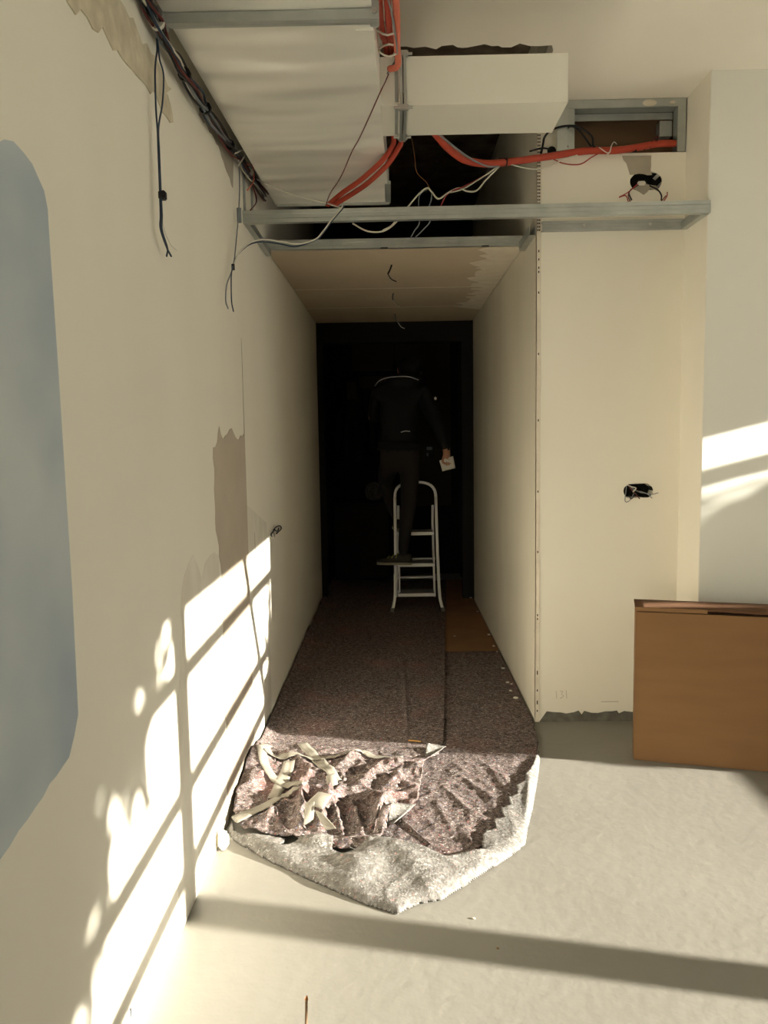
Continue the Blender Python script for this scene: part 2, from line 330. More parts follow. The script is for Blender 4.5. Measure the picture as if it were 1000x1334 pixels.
# grey mortar joint at the foot of the facing wall, its plaster edge broken
r_ = random.Random(3); pts = [(XR+.02, .0), (XP, .0)]
x = XP
while x > XR+.02: pts.append((x, .045+r_.uniform(-.012, .014))); x -= r_.uniform(.01, .04)
coat('mortar_joint', pts, 'mortar_grey', wa, 'y', YA-.001, .004, 0, 9, 1)
for pts_ in ([(724, 900), (725, 910)], [(729, 900), (733, 901), (731, 904), (734, 907), (729, 910)], [(737, 899), (738, 910)]):
    MB().tube([WY(a, b, YA-.0012) for a, b in pts_], .0012, 5, 4).build('pencil_mark', 'grey_filler', wa)
p = WY(794, 914, YA); MB().box((p.x-.045, YA-.0018, p.z-.001), (p.x+.045, YA-.0008, p.z+.002)).build('pencil_mark', 'grey_filler', wa)
# perforated corner bead
bead = MB().box((XR-.004, YA-.0045, 0), (XR+.020, YA-.001, 3.08)).box((XR-.004, YA-.0045, 0), (XR-.001, YA+.022, 3.08)).build('corner_bead', 'joint_compound', wa)
h = MB(); r_ = random.Random(4)
z = 2.50
while z < 2.95:
    for dx in (.004, .012):
        h.box((XR+dx-.003, YA-.0056, z-.004), (XR+dx+.002, YA-.004, z+.004))
    z += .016
for zz in (.06, .10, .11, .17, .26, .27, .55, .57, .90, 1.21, 1.57, 1.9, 2.2, 2.30, 2.32, 2.36, 2.4):
    h.box((XR+.006, YA-.0056, zz-.006), (XR+.011, YA-.004, zz+.005))
h.build('bead_hole', 'hole_shade', bead)

# ------------------------------------------------------------------ metal framing
def chan(w, d, t=.0015):
    """C channel section: web on the u=0 side, flanges going to +u, a pressed groove in the web"""
    h2 = w/2
    o = [(0, -h2), (d, -h2), (d, -h2+.006), (d-t, -h2+.006), (d-t, -h2+t), (t, -h2+t), (t, -h2*.35), (.005, -h2*.25), (.005, h2*.25), (t, h2*.35), (t, h2-t), (d-t, h2-t), (d-t, h2-.006), (d, h2-.006), (d, h2), (0, h2), (0, h2*.4), (.0035, h2*.3), (.0035, -h2*.3), (0, -h2*.4)]
    return o
bf = empty('metal_ceiling_frame', (.4, YF, 2.51), 'galvanized metal track frame spanning the top of the corridor opening', 'metal frame')
zc = 2.508
MB().prism(chan(.055, .03), (XP-.001, YF, zc+.004), (XL+.001, YF, zc-.002)).build('front_track', 'zinc', bf)     # web faces the room
MB().prism(chan(.05, .03), (XR-.002, YR, ZCC+.022), (XL+.001, YR, ZCC+.022)).build('rear_track', 'zinc', bf)
MB().box((XL+.001, YF+.031, zc-.028), (XL+.028, YR-.001, zc-.026)).box((XL+.001, YF+.031, zc-.026), (XL+.0025, YR-.001, zc+.026)).box((XL+.026, YF+.031, zc-.026), (XL+.028, YR-.001, zc+.004)).build('side_track', 'zinc', bf)
MB().box((XP-.032, YF+.031, zc-.026), (XP-.002, YA-.035, zc-.024)).box((XP-.0035, YF+.031, zc-.024), (XP-.002, YA-.035, zc+.03)).box((XP-.032, YF+.031, zc-.024), (XP-.0305, YA-.035, zc+.014)).build('side_track', 'zinc', bf)
MB().prism(chan(.045, .028), (XP-.003, YA-.032, zc+.004), (XR+.02, YA-.032, zc+.004)).build('wall_track', 'zinc_dull', bf)
MB().box((XR-.034, YA+.024, zc-.026), (XR-.001, YR-.001, zc-.024)).box((XR-.0025, YA+.024, zc-.024), (XR-.001, YR-.001, zc+.026)).box((XR-.034, YA+.024, zc-.024), (XR-.0325, YR-.001, zc+.02)).build('corner_track', 'zinc', bf)
for a in (760, 846):
    p = WY(a, 288, YA-.032); MB().cyl((p.x, YA-.040, zc+.002), (p.x, YA-.030, zc+.002), .008, 10).build('screw', 'bolt_metal', bf)
for a in (500, 632): p = WY(a, 322, YR); MB().box((p.x-.02, YR-.001, ZCC-.004), (p.x+.02, YR+.012, ZCC-.001)).build('slot', 'hole_shade', bf)
# short studs standing on the frame at the left wall
for k, (x0, y0) in enumerate(((XL+.002, 3.66), (XL+.002, 3.86))):
    st = MB().prism(chan(.05, .045), (x0+.001, y0, 2.54), (x0+.001, y0, 2.78), up=(0, 1, 0)).build('wall_stud', 'zinc_dull')
    tag(st, ('short metal stud on the left wall right above the frame corner', 'second metal stud behind the first one on the left wall above the frame')[k], 'metal stud')
# framed opening above the facing wall
of = empty('metal_opening_frame', (1.1, YA, ZO), 'galvanized stud frame around the open brown hole under the ceiling', 'metal frame')
MB().box((.752, YA+.002, ZO), (.868, YA+.05, ZC-.042)).build('left_stud_plate', 'zinc', of)
MB().prism(chan(.055, .05), (.866, YA+.001, ZO+.001), (.866, YA+.001, ZC-.040), up=(0, 1, 0)).box((.868, YA-.002, ZO), (.905, YA, ZC-.040)).build('left_stud', 'zinc', of)
MB().box((.855, YA-.004, ZC-.040), (1.44, YA-.002, ZC-.002)).box((.855, YA-.002, ZC-.042), (1.44, YA+.06, ZC-.040)).build('top_track', 'zinc', of)
MB().box((1.405, YA-.0055, ZO+.002), (1.442, YA-.004, ZC-.002)).box((1.403, YA-.0055, ZO+.002), (1.405, YA+.06, ZC-.042)).build('right_stud', 'zinc', of)
MB().box((.906, YA+.062, ZC-.075), (1.40, YA+.066, ZC-.043)).build('inner_track', 'zinc_dull', of)
MB().box((1.34, YA+.066, ZO+.10), (1.40, YA+.12, ZC-.08)).build('inner_bracket', 'zinc_dull', of)
MB().box((.86, YA+.185, 2.70), (1.50, YA+.205, ZC)).build('back_board', 'board_brown', of)
c = MB().cyl((.795, YA-.001, 2.875), (.795, YA+.002, 2.875), .022, 14).build('cable_hole', 'hole_shade', of)
for k, (a, b, w) in enumerate(((846, 134, .035), (876, 133, .014), (889, 132, .008))):
    p = WY(a, b, YA-.004); pts = [(p.x+math.cos(t)*w, p.z+math.sin(t)*w*.45) for t in [i*.5 for i in range(12)]]
    coat('plaster_splash', pts, 'joint_compound', of, 'y', YA-.0042, .0008, .002, .03, 20+k)
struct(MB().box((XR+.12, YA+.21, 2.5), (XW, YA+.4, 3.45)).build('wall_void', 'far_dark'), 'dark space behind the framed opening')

# ------------------------------------------------------------------ ventilation duct
DZ = 2.69; DT = 2.865
q0 = WZ(359, 267, DZ); q1 = WZ(507, 266, DZ); q2 = WZ(216, 22, DZ); q3 = WZ(484, 12, DZ)
dv = (q0-q2).normalized()
vd = empty('ventilation_duct', (-.3, 3.2, DZ), 'bare galvanized ventilation duct hanging under the ceiling with side branch', 'duct')
def lx(y): return q2.x+(y-q2.y)*(q0.x-q2.x)/(q0.y-q2.y)
def rx(y): return q3.x+(y-q3.y)*(q1.x-q3.x)/(q1.y-q3.y)
YQ = 2.285
def duct_sec(name, ya, yb):
    m = MB(); n = 44; vs = []; fs = []
    rows = [ya+(yb-ya)*i/n for i in range(n+1)]
    for i, y in enumerate(rows):
        a, b = lx(y), rx(y)
        for j in range(n+1):
            xx = a+(b-a)*j/n; bulge = math.sin(math.pi*j/n)*math.sin(math.pi*i/n)
            zz = DZ-bulge**.5*(.005+.007*noise.noise(Vector((xx*2.2, y*6.5, 1.7)))+.003*noise.noise(Vector((xx*4, y*15, 4.7))))
            vs.append((xx, y, zz))
    for i in range(n):
        for j in range(n):
            k = i*(n+1)+j; fs.append((k, k+1, k+n+2, k+n+1))
    m.add(vs, fs)
    a0, b0, a1, b1 = lx(ya), rx(ya), lx(yb), rx(yb)
    m.add([(a0, ya, DZ), (b0, ya, DZ), (b0, ya, DT), (a0, ya, DT), (a1, yb, DZ), (b1, yb, DZ), (b1, yb, DT), (a1, yb, DT)], [(0, 3, 7, 4), (1, 5, 6, 2), (3, 2, 6, 7), (4, 7, 6, 5), (0, 1, 2, 3)])
    o = m.build(name, 'duct_metal', vd, smooth=False)
    for p in o.data.polygons[:n*n]: p.use_smooth = True
    return o
duct_sec('duct_section', YQ, q0.y); duct_sec('duct_section', .9, YQ)
MB().box((lx(YQ)+.005, YQ-.022, DZ-.030), (rx(YQ)-.004, YQ-.001, DZ-.002)).build('joint_bar', 'zinc_dull', vd)
MB().box((lx(YQ)+.002, YQ+.001, DZ-.026), (rx(YQ)-.004, YQ+.016, DZ-.002)).build('joint_bar', 'zinc', vd)
for x0 in (lx(YQ)-.02, rx(YQ)-.006):
    c = MB().box((x0, YQ-.024, DZ-.034), (x0+.026, YQ+.018, DZ+.02)).build('corner_bracket', 'zinc_dull', vd, bevel=.003)
    MB().cyl((x0+.013, YQ-.034, DZ-.012), (x0+.013, YQ-.024, DZ-.012), .008, 8).build('bolt', 'bolt_metal', c)
p = WZ(477, 45, DZ); MB().box((p.x-.03, p.y-.03, DZ-.004), (p.x+.022, p.y+.03, DZ-.001)).build('patch_plate', 'duct_metal', vd)
ye = q0.y
MB().box((lx(ye)+.01, ye-.018, DZ-.012), (rx(ye), ye-.002, DZ-.001)).box((rx(ye)-.02, ye-.30, DZ-.004), (rx(ye)+.008, ye, DZ+.012)).build('end_flange', 'zinc', vd)
# branch
BY0, BY1, BX1, BXF = 2.905, 3.185, .645, .055
BT = 2.858
def branch(x0, x1, nm):
    m = MB(); m.box((x0, BY0, DZ), (x1, BY1, BT)); return m.build(nm, 'branch_metal', vd)
branch(rx(3.0)-.004, BXF-.012, 'branch_collar'); br = branch(BXF+.012, BX1, 'branch_body')
for s_, nm in ((-1, 'collar_flange'), (1, 'branch_flange')):
    x0 = BXF+(-.012 if s_ < 0 else .002); x1 = x0+.010
    m = MB().box((x0, BY0-.020, DZ-.024), (x1, BY0, BT+.012)).box((x0, BY0, DZ-.024), (x1, BY1, DZ)).box((x0, BY0, BT), (x1, BY1+.01, BT+.012))
    m.build(nm, 'zinc', vd)
    xs = BXF+(-.030 if s_ < 0 else .016)
    MB().box((xs, BY0-.0025, DZ+.012), (xs+.012, BY0, BT-.008)).box((xs, BY0+.02, DZ-.0025), (xs+.012, BY1-.02, DZ)).build('seam_strip', 'zinc_dull' if s_ < 0 else 'branch_metal', vd)
for (yy, zz) in ((BY0-.012, BT+.004), (BY0-.012, DZ-.012), (BY1-.02, DZ-.014)):
    b_ = MB().box((BXF-.020, yy-.010, zz-.010), (BXF+.020, yy+.010, zz+.010)).build('flange_clamp', 'bolt_metal', vd, bevel=.003)
    MB().cyl((BXF-.034, yy, zz), (BXF+.034, yy, zz), .005, 8).build('bolt', 'bolt_metal', b_)
m = MB().box((BX1, BY0-.001, DZ-.001), (BX1+.003, BY1, BT+.001)).build('branch_cap', 'branch_metal', vd)
for yy, xx in ((1.5, -.55), (1.5, -.12), (3.4, -.55), (3.4, -.10)):
    MB().cyl((xx, yy, DT-.001), (xx, yy, 3.449 if yy > 3.36 else ZC), .004, 8).build('hanger_rod', 'bolt_metal', vd)

# ------------------------------------------------------------------ wall hole backs and liners, near-black ones painting in the shade
for (p, w, h_) in ((s1, .085, .045), (s2, .088, .05)):
    MB().box((p.x-w, YA+.070, p.z-h_), (p.x+w, YA+.076, p.z+h_)).build('hole_back', 'hole_shade', wa)
    sec = [];
    m = MB(); n = 24; ring = []
    for k in range(n):
        a = 2*math.pi*k/n; c, s_ = math.cos(a), math.sin(a); ring.append((math.copysign(w-h_, c)+c*(h_-.010), s_*(h_-.010)))
    vs = [(p.x+u, YA+.002, p.z+v) for u, v in ring]+[(p.x+u, YA+.07, p.z+v) for u, v in ring]
    m.add(vs, [(k, (k+1) % n, (k+1) % n+n, k+n) for k in range(n)]); m.build('shade_liner', 'hole_shade', wa)
for p, ry, rz in ((hA, .04, .04), (hB, .026, .05)):
    MB().box((XL-.052, p.y-ry, p.z-rz), (XL-.045, p.y+ry, p.z+rz)).build('hole_back', 'hole_shade' if p is hA else 'copper', wl)
coat('brown_rim', [(hB.y-.03, hB.z-.05), (hB.y-.022, hB.z-.05), (hB.y-.024, hB.z+.05), (hB.y-.032, hB.z+.06)], 'brown_filler', wl, 'x', XL+.0006, .001, .003, .02, 31)  # thin brown strip beside the hole

# ------------------------------------------------------------------ cables and conduits
def path(pts, dep, plane='y'):
    """sight points with a depth each (plane y = const) or one shared wall distance"""
    f = {'x': WX, 'y': WY, 'z': WZ}[plane]
    if not isinstance(dep, (list, tuple)): return [f(a, b, dep) for a, b in pts]
    if len(dep) == 2: dep = [dep[0]+(dep[1]-dep[0])*i/(len(pts)-1) for i in range(len(pts))]
    return [f(a, b, d) for (a, b), d in zip(pts, dep)]
def wire(name, pts, r, m, parent=None, seg=6, sub=6): return MB().tube(pts, r, seg, sub).build(name, m, parent, smooth=True)
# bundle along the top of the left wall
bx = XL+.032
cen = spline(path([(150, -75), (178, -25), (200, 20), (217, 55), (235, 88), (256, 122), (272, 148), (294, 182), (314, 208), (331, 234), (350, 262)], bx, 'x'), 8)
cb = empty('cable_bundle', cen[-1], 'twisted bundle of blue, white and maroon cables along the top of left wall', 'cables')
cols = ['wire_blue', 'wire_grey', 'wire_black', 'wire_maroon', 'wire_black', 'wire_white', 'wire_blue', 'wire_maroon', 'wire_black', 'wire_grey']
for k, cn in enumerate(cols):
    pp = []
    for i, c in enumerate(cen[::3]):
        ph = k*2*math.pi/len(cols)+i*.33*(1 if k % 2 else .7); rr = .013*(1+.7*math.sin(i*.9+k*1.3))*(.6 if i % 6 == 3 else 1)
        pp.append(c+Vector((math.cos(ph)*rr*.8, 0, math.sin(ph)*rr*1.25)))
    wire('cable', pp, .0042 if cn != 'wire_white' else .003, cn, cb, 6, 3)
for i in (18, 34, 46, 58, 69):
    c = cen[i]; t = (cen[i+1]-cen[i-1]).normalized(); MB().cyl(c-t*.006, c+t*.006, .021, 10).build('cable_tie', 'wire_black' if i % 3 else 'wire_white', cb)
for k, (a, b) in enumerate((((306, 200), (318, 204)), ((322, 214), (330, 236)), ((329, 240), (334, 262)))):
    pp = path([a, ((a[0]+b[0])/2+8-5*k, (a[1]+b[1])/2-8), b, (b[0]-8, b[1]+12)], bx+.02, 'x'); wire('loose_end', pp, .003, ['wire_white', 'pink_conduit', 'wire_maroon'][k], cb)
# hanging pair beside the blue paint
hp = empty('hanging_wire', WX(210, 250, XL+.03), 'dark blue wire pair hanging down the bare left wall with a black connector', 'wire')
wire('wire', path([(204, 50), (204.6, 64), (202, 92), (203, 140), (205, 168), (206, 196), (208, 249), (209, 280), (209, 298), (217, 322), (223, 334)], XL+.022, 'x'), .0028, 'wire_blue', hp)
wire('wire', path([(205, 52), (208, 78), (213, 98), (211.6, 134), (206.5, 166), (207.5, 200), (209.5, 249), (211, 280), (211, 300), (218, 323), (217, 334)], XL+.028, 'x'), .0026, 'wire_blue', hp)
wire('wire', path([(211, 282), (214, 300), (222, 318), (230, 326)], XL+.024, 'x'), .0012, 'wire_white', hp)
p = WX(211, 254, XL+.03); MB().box((p.x-.010, p.y-.006, p.z-.012), (p.x+.010, p.y+.016, p.z+.012)).build('connector', 'wire_black', hp, bevel=.003)
# wire dropping at the frame corner, with the twin arc coming over the front track
hw = empty('hanging_wire', WX(305, 345, XL+.03), 'pale and blue wires looping over the frame corner and hanging by left wall', 'wire')
wire('wire', path([(292, 180), (306, 202), (311, 218), (312, 245), (311, 272), (310, 288), (307, 320), (304, 346), (300, 358), (295, 372), (294, 392), (297, 402)], XL+.022, 'x'), .0028, 'wire_grey', hw)
wire('wire', path([(304, 344), (302, 352), (301, 364), (301.5, 392), (304, 406)], XL+.026, 'x'), .0026, 'wire_blue', hw)
arc = [(446, 268), (444, 272), (432, 286), (420, 302), (410, 312), (388, 318), (368, 315), (344, 312), (326, 316), (311, 330), (304, 346)]
y1 = WX(304, 346, XL+.026).y
wire('wire', path(arc, (3.575, y1)), .0032, 'wire_white', hw)
wire('wire', path([(a-2, b+3+.0*i) if i > 4 else (a+2, b) for i, (a, b) in enumerate(arc)], (3.582, y1+.006)), .003, 'wire_blue', hw)
p = WX(303.5, 348, XL+.026); MB().cyl(p+Vector((0, 0, .012)), p-Vector((0, 0, .012)), .007, 8).build('tape_wrap', 'wire_black', hw)
p = WX(311, 280, XL+.022); MB().cyl(p+Vector((0, .006, .03)), p+Vector((0, .006, -.03)), .010, 8).build('tape_wrap', 'wire_grey', hw)
# white wire crossing below the duct to the conduit ends, and the thin maroon one
tag(wire('cross_wire', [WX(334, 233, XL+.05)]+[WZ(a, b, z) for a, b, z in ((348, 240, 2.664), (370, 250, 2.640), (400, 259, 2.61), (426, 265, 2.59), (444, 271, 2.555))], .0036, 'wire_white'), 'white wire stretched from the left bundle to the red conduit ends', 'wire')
tag(wire('thin_wire', [WY(506, 96, 2.868), WY(502, 106, 2.86), WZ(496, 118, 2.672), WZ(485, 143, 2.665), WZ(468, 180, 2.66), WZ(458, 198, 2.652), WZ(444, 230, 2.64), WZ(430, 252, 2.61), WZ(424, 268, 2.57)], .0022, 'wire_maroon'), 'thin maroon wire hanging diagonally below the duct', 'wire')
# red conduits
RG = 'red plastic conduits'
for k, (dx, lab) in enumerate(((-.002, 'left'), (.0215, 'middle'), (.045, 'right'))):
    x0 = .0+dx; zz = [2.75, 2.755, 2.77][k]; pts = []
    def cx(y): return rx(y)+.020+dx
    pts = [Vector((cx(y)+.003*math.sin(y*7+k), y, 2.80+.006*math.sin(y*5+k*2))) for y in (1.0, 1.4, 1.8, 2.2, 2.5)]
    if k < 2:
        pts += [Vector((cx(2.7), 2.70, 2.83)), Vector((cx(2.82)+.004, 2.84, 2.884)), Vector((cx(3.0)+.006, 3.02, 2.897)), Vector((cx(3.2), 3.235, 2.85))]
        pts += [WZ(513+9*k, 180, 2.75), WZ(507+9*k, 197, 2.70), WZ(494+9*k, 213+3*k, 2.655), WZ(469+8*k, 235+5*k, 2.642), WZ(445+8*k, 252+4*k, 2.618), WZ(427+8*k, 267, 2.59)]
    else:
        pts += [Vector((cx(2.7), 2.70, 2.80)), Vector((cx(2.82), 2.82, 2.79)), WY(507, 90, 2.86)]
    o = wire('conduit', pts, .0112, 'pink_conduit' if k == 2 else 'red_conduit', None, 10, 6)
    tag(o, ['red conduit along the duct side curving down onto the track, outer one', 'red conduit along the duct side curving down onto the track, inner one', 'short pale red conduit ending in front of the branch flange'][k], 'conduit', RG)
for k, y in enumerate((2.08, 2.60, 2.74)):
    c = Vector((rx(y)+.020+.017, y, 2.802)); m = MB()
    m.tube([c+Vector((math.cos(t)*.034, .004*math.sin(3*t), math.sin(t)*.018)) for t in [i*math.pi/6 for i in range(13)]], .0035, 6, 1)
    tag(m.build('cable_tie', 'wire_white'), ['white cable tie around the red conduits near the duct joint', 'white cable tie around the red conduits above the branch', 'white cable tie around the conduits right at the branch flange'][k], 'cable tie', 'ties on the conduits')
tag(wire('grey_wire', [Vector((rx(1.2)+.06, 1.2, 2.785)), Vector((rx(1.8)+.055, 1.8, 2.78)), Vector((rx(2.2)+.03, 2.2, 2.775)), Vector((rx(2.5)+.055, 2.5, 2.78)), Vector((rx(2.75)+.065, 2.75, 2.79)), WY(513, 82, 2.85), WY(504, 96, 2.86)], .003, 'wire_grey'), 'grey wire winding down along the red conduits', 'wire')
cr = empty('conduit', WY(700, 206, 3.84), 'long bright red conduit running right into the framed ceiling opening', 'conduit', RG)
wire('pipe', path([(560, 165), (570, 177), (585, 194), (605, 208), (630, 213), (652, 212), (700, 206), (760, 197), (800, 196), (830, 192), (860, 187), (888, 187)], [3.25, 3.3, 3.4, 3.5, 3.6, 3.70, 3.84, 3.88, 3.88, 3.88, 3.90, 3.95]), .0165, 'red_conduit', cr, 10)
for a, b, d, w in ((655, 211, 3.715, .02), (826, 193, 3.88, .01)):
    c = WY(a, b, d); MB().cyl(c-Vector((w, -.004, 0)), c+Vector((w, .004, 0)), .0185, 12).build('tape_wrap', 'wire_black', cr)
tag(wire('grey_wire', path([(568, 172), (585, 186), (607, 203), (632, 216), (650, 217)], [3.25, 3.35, 3.45, 3.58, 3.68]), .004, 'wire_grey'), 'grey wire following the red conduit down from the branch duct', 'wire')
# loose white wires in the dark plenum mouth
ww = empty('loose_wires', WY(600, 250, 3.95), 'tangle of loose white wires hanging in the dark gap above the track', 'wires')
wire('wire', path([(653, 214), (633, 234), (621, 248), (608, 249), (598, 245), (585, 250), (571, 259), (562, 250), (556, 245), (545, 253), (530, 271), (516, 289), (499, 301), (478, 301), (459, 291)], [3.70, 3.78, 3.85, 3.9, 3.9, 3.9, 3.9, 3.9, 3.9, 3.9, 3.9, 3.92, 3.95, 3.95, 3.95]), .0042, 'wire_white', ww)
wire('wire', path([(651, 215), (628, 230), (604, 243), (588, 249), (580, 256), (574, 268)], [3.71, 3.78, 3.85, 3.9, 3.9, 3.9]), .003, 'wire_red', ww)
wire('wire', path([(650, 216), (626, 232), (603, 246), (586, 251)], [3.70, 3.76, 3.83, 3.89]), .0032, 'wire_white', ww)
wire('wire', path([(562, 252), (561, 262), (558, 272), (560, 288), (552, 298), (541, 309)], 3.93), .003, 'wire_grey', ww)
wire('wire', path([(557, 246), (548, 252), (545, 262), (546, 290), (540, 300), (535, 309)], 3.92), .003, 'wire_grey', ww)
wire('wire', path([(517, 285), (509, 294), (498, 300)], 3.94), .003, 'wire_white', ww)
wire('wire', path([(660, 213), (690, 220), (712, 218), (735, 207), (752, 202)], [3.72, 3.82, 3.86, 3.87, 3.87]), .003, 'wire_white', ww)
wire('wire', path([(536, 180), (540, 205), (543, 225), (555, 237), (560, 248)], 4.0), .002, 'copper', ww)
# black and red leads in the opening
bl = empty('black_cable', WY(740, 190, YA-.03), 'black cable loops lying in the framed opening on the red conduit', 'cable')
wire('cable', path([(704, 203), (707, 188), (709.5, 178), (718.6, 169), (737, 164), (755, 166), (770.6, 178), (773, 191), (783.6, 196), (800, 195), (813, 191)], YA-.035), .0055, 'wire_black', bl)
wire('cable', path([(739, 192), (735, 180), (736, 172), (742, 165), (752, 168), (762, 180), (771, 193)], YA-.022), .0045, 'wire_black', bl)
wire('lead', path([(690, 197), (705, 193), (715, 194)], [3.80, 3.87, 3.90]), .004, 'wire_black', bl)
wire('lead', path([(718, 206), (734, 213), (755, 214), (770, 205), (781, 199)], YA-.03), .0028, 'wire_red', bl)
wire('lead', path([(838, 196), (846, 187), (856, 177), (855, 184), (846, 193)], YA-.03), .0028, 'wire_maroon', bl)
wire('lead', path([(780, 192), (792, 199), (797, 188), (800, 185), (803, 188)], YA-.05), .002, 'wire_white', bl)
wire('lead', path([(788, 203), (794, 198), (796, 190)], YA-.055), .003, 'wire_white', bl)
wire('lead', path([(882, 199), (886, 194), (891, 190)], YA+.01), .003, 'wire_grey', bl)
# wires in the wall holes
ur = empty('socket_wires', WY(842, 255, YA), 'black and red wire ring coiled out of upper wall hole above the track', 'wires')
q = YA-.030
wire('wire', path([(836, 236), (833, 240), (826, 244), (819, 251), (822.6, 261)], [YA+.03, YA+.0, q, q, q]), .0035, 'wire_black', ur)
wire('wire', path([(838, 236), (846, 242), (856, 247), (861, 254), (861, 261)], [YA+.03, YA+.0, q, q, q]), .004, 'wire_black', ur)
wire('wire', path([(830, 240), (817, 251), (806, 257), (815, 255), (820, 266), (832, 273), (846, 273), (861, 265), (868, 256), (869, 250)], q-.004), .0026, 'wire_red', ur)
wire('wire', path([(822, 246), (818, 255), (824, 268), (834, 275), (848, 272), (860, 263), (867, 255)], q-.010), .0026, 'wire_maroon', ur)
p = WY(836, 239, YA-.012); MB().box((p.x-.022, p.y-.008, p.z-.008), (p.x+.016, p.y+.008, p.z+.010)).build('tape_wrap', 'wire_white', ur, bevel=.004)
lr = empty('socket_wires', WY(830, 640, YA), 'short bare wires poking out of the lower socket hole at switch height', 'wires')
for k, (pp, mm, rr) in enumerate((([(816, 632), (815, 640), (814, 653), (820, 652), (826, 641)], 'wire_grey', .0022), ([(818, 633), (824, 640), (829, 645), (833, 650)], 'wire_maroon', .0026), ([(820, 634), (832, 641), (842, 643), (849, 649)], 'wire_grey', .0024), ([(824, 638), (836, 641), (848, 644), (857, 642)], 'wire_grey', .0024), ([(815, 631), (822, 634), (828, 636), (824, 641)], 'wire_white', .003), ([(819, 645), (822, 650), (829, 642)], 'wire_black', .0024))):
    d = [YA+.03]+[YA-.014-.004*k]*(len(pp)-1); wire('wire', path(pp, d if len(d) > 2 else d[0]), rr, mm, lr)
ll = empty('socket_wires', hA, 'dark wire loop sticking out of the hole in the corridor left wall', 'wires')
for k, pp in enumerate(([(355, 694), (358, 688), (364, 685), (366, 689), (360, 695)], [(356, 692), (353, 696), (354, 699)], [(357, 690), (361, 692), (363, 688)])):
    wire('wire', path(pp, XL+.012+.006*k, 'x'), .004, 'wire_black', ll)
# stubs hanging from the corridor ceiling
def stub(px, lab, cols_):
    e = empty('ceiling_wire', WZ(px[0][0], px[0][1], ZCC), lab, 'wire', 'lamp wires on the corridor ceiling'); a = WZ(px[0][0], px[0][1], ZCC)
    pts = [a]+[WY(u, v, a.y) for u, v in px[1:]]
    wire('wire', pts, .005, cols_[0], e); wire('wire', [pts[-1], pts[-1]+Vector((.02, 0, -.03)), pts[-1]+Vector((.05, 0, -.045))], .003, cols_[1], e); return e
stub([(510, 345), (508, 351), (505, 357)], 'black taped wire stub nearest on the corridor ceiling', ('wire_black', 'wire_black'))
stub([(512, 382), (511, 388), (512, 391)], 'pale wire stub on the second corridor ceiling board', ('wire_grey', 'wire_white'))
stub([(514, 409), (516, 417), (519, 421)], 'farthest wire stub hanging before the corridor end', ('wire_grey', 'wire_white'))

# ------------------------------------------------------------------ felt on the floor
def inside(p, poly):
    x, y = p; c = False; j = len(poly)-1
    for i in range(len(poly)):
        xi, yi = poly[i]; xj, yj = poly[j]
        if (yi > y) != (yj > y) and x < (xj-xi)*(y-yi)/(yj-yi)+xi: c = not c
        j = i
    return c
def near(p, poly):
    best = None
    for i in range(len(poly)):
        a = Vector(poly[i]); b = Vector(poly[(i+1) % len(poly)]); d = b-a; l2 = d.length_squared
        t = 0 if l2 == 0 else max(0, min(1, (Vector(p)-a).dot(d)/l2)); q_ = a+d*t; dd = (Vector(p)-q_).length
        if best is None or dd < best[0]: best = (dd, q_)
    return best
def sheet(name, poly, hf, m, parent=None, dx=.007, ys=None, th=.004):
    x0 = min(p[0] for p in poly); x1 = max(p[0] for p in poly); y0 = min(p[1] for p in poly); y1_ = max(p[1] for p in poly)
    nx = int((x1-x0)/dx)+2
    if ys is None: ys = [y0+i*dx for i in range(int((y1_-y0)/dx)+2)]
    ys = [y for y in ys if y0-.03 <= y <= y1_+.03]
    keep = []
    for j in range(len(ys)-1):
        cyy = (ys[j]+ys[j+1])/2
        for i in range(nx-1):
            if inside((x0+(i+.5)*dx, cyy), poly): keep.append((i, j))
    idx = {}; vs = []; fs = []
    def vid(i, j):
        if (i, j) not in idx:
            p = (x0+i*dx, ys[j])
            if not inside(p, poly): q_ = near(p, poly)[1]; p = (q_.x, q_.y)
            idx[(i, j)] = len(vs); vs.append((p[0], p[1], hf(p[0], p[1])))
        return idx[(i, j)]
    for i, j in keep: fs.append((vid(i, j), vid(i+1, j), vid(i+1, j+1), vid(i, j+1)))
    o = MB().add(vs, fs).build(name, m, parent, smooth=True)
    md = o.modifiers.new('thickness', 'SOLIDIFY'); md.thickness = th; md.offset = -1
    if o.data.polygons and sum(f.normal.z for f in o.data.polygons) < 0: o.data.flip_normals()
    return o
def seg(ax, ay, bx_, by_, h_, w, zz=.03, sharp=1.0):
    a = WZ(ax, ay, zz); b = WZ(bx_, by_, zz); return (a.x, a.y, b.x, b.y, h_, w, sharp)
def ridges(x, y, L):
    z = 0
    for ax, ay, bx_, by_, h_, w, sh in L:
        dx, dy = bx_-ax, by_-ay; l2 = dx*dx+dy*dy; t = max(0, min(1, ((x-ax)*dx+(y-ay)*dy)/l2))
        d = math.hypot(x-ax-dx*t, y-ay-dy*t)
        if d < w*2.5:
            taper = min(1, .45+1.6*min(t, 1-t)); z = max(z, 0)+h_*taper*math.exp(-(d/w)**(2 if sh > 1 else 1.3))
    return z
def fb(x, y, s, o=0): return noise.noise(Vector((x*s+o, y*s-o, o)))
RR = [seg(590, 1000, 652, 1042, .016, .014), seg(574, 1016, 622, 1064, .014, .013), seg(622, 985, 672, 1022, .014, .015), seg(568, 1040, 592, 1084, .013, .014), seg(640, 1000, 662, 1030, .012, .012), seg(600, 1040, 640, 1072, .010, .014), seg(605, 1075, 618, 1100, .02, .02), seg(585, 985, 612, 1008, .01, .013)]
def rdg(x, y, s_, o): return max(0, 1-2.6*abs(fb(x, y, s_, o)))**2
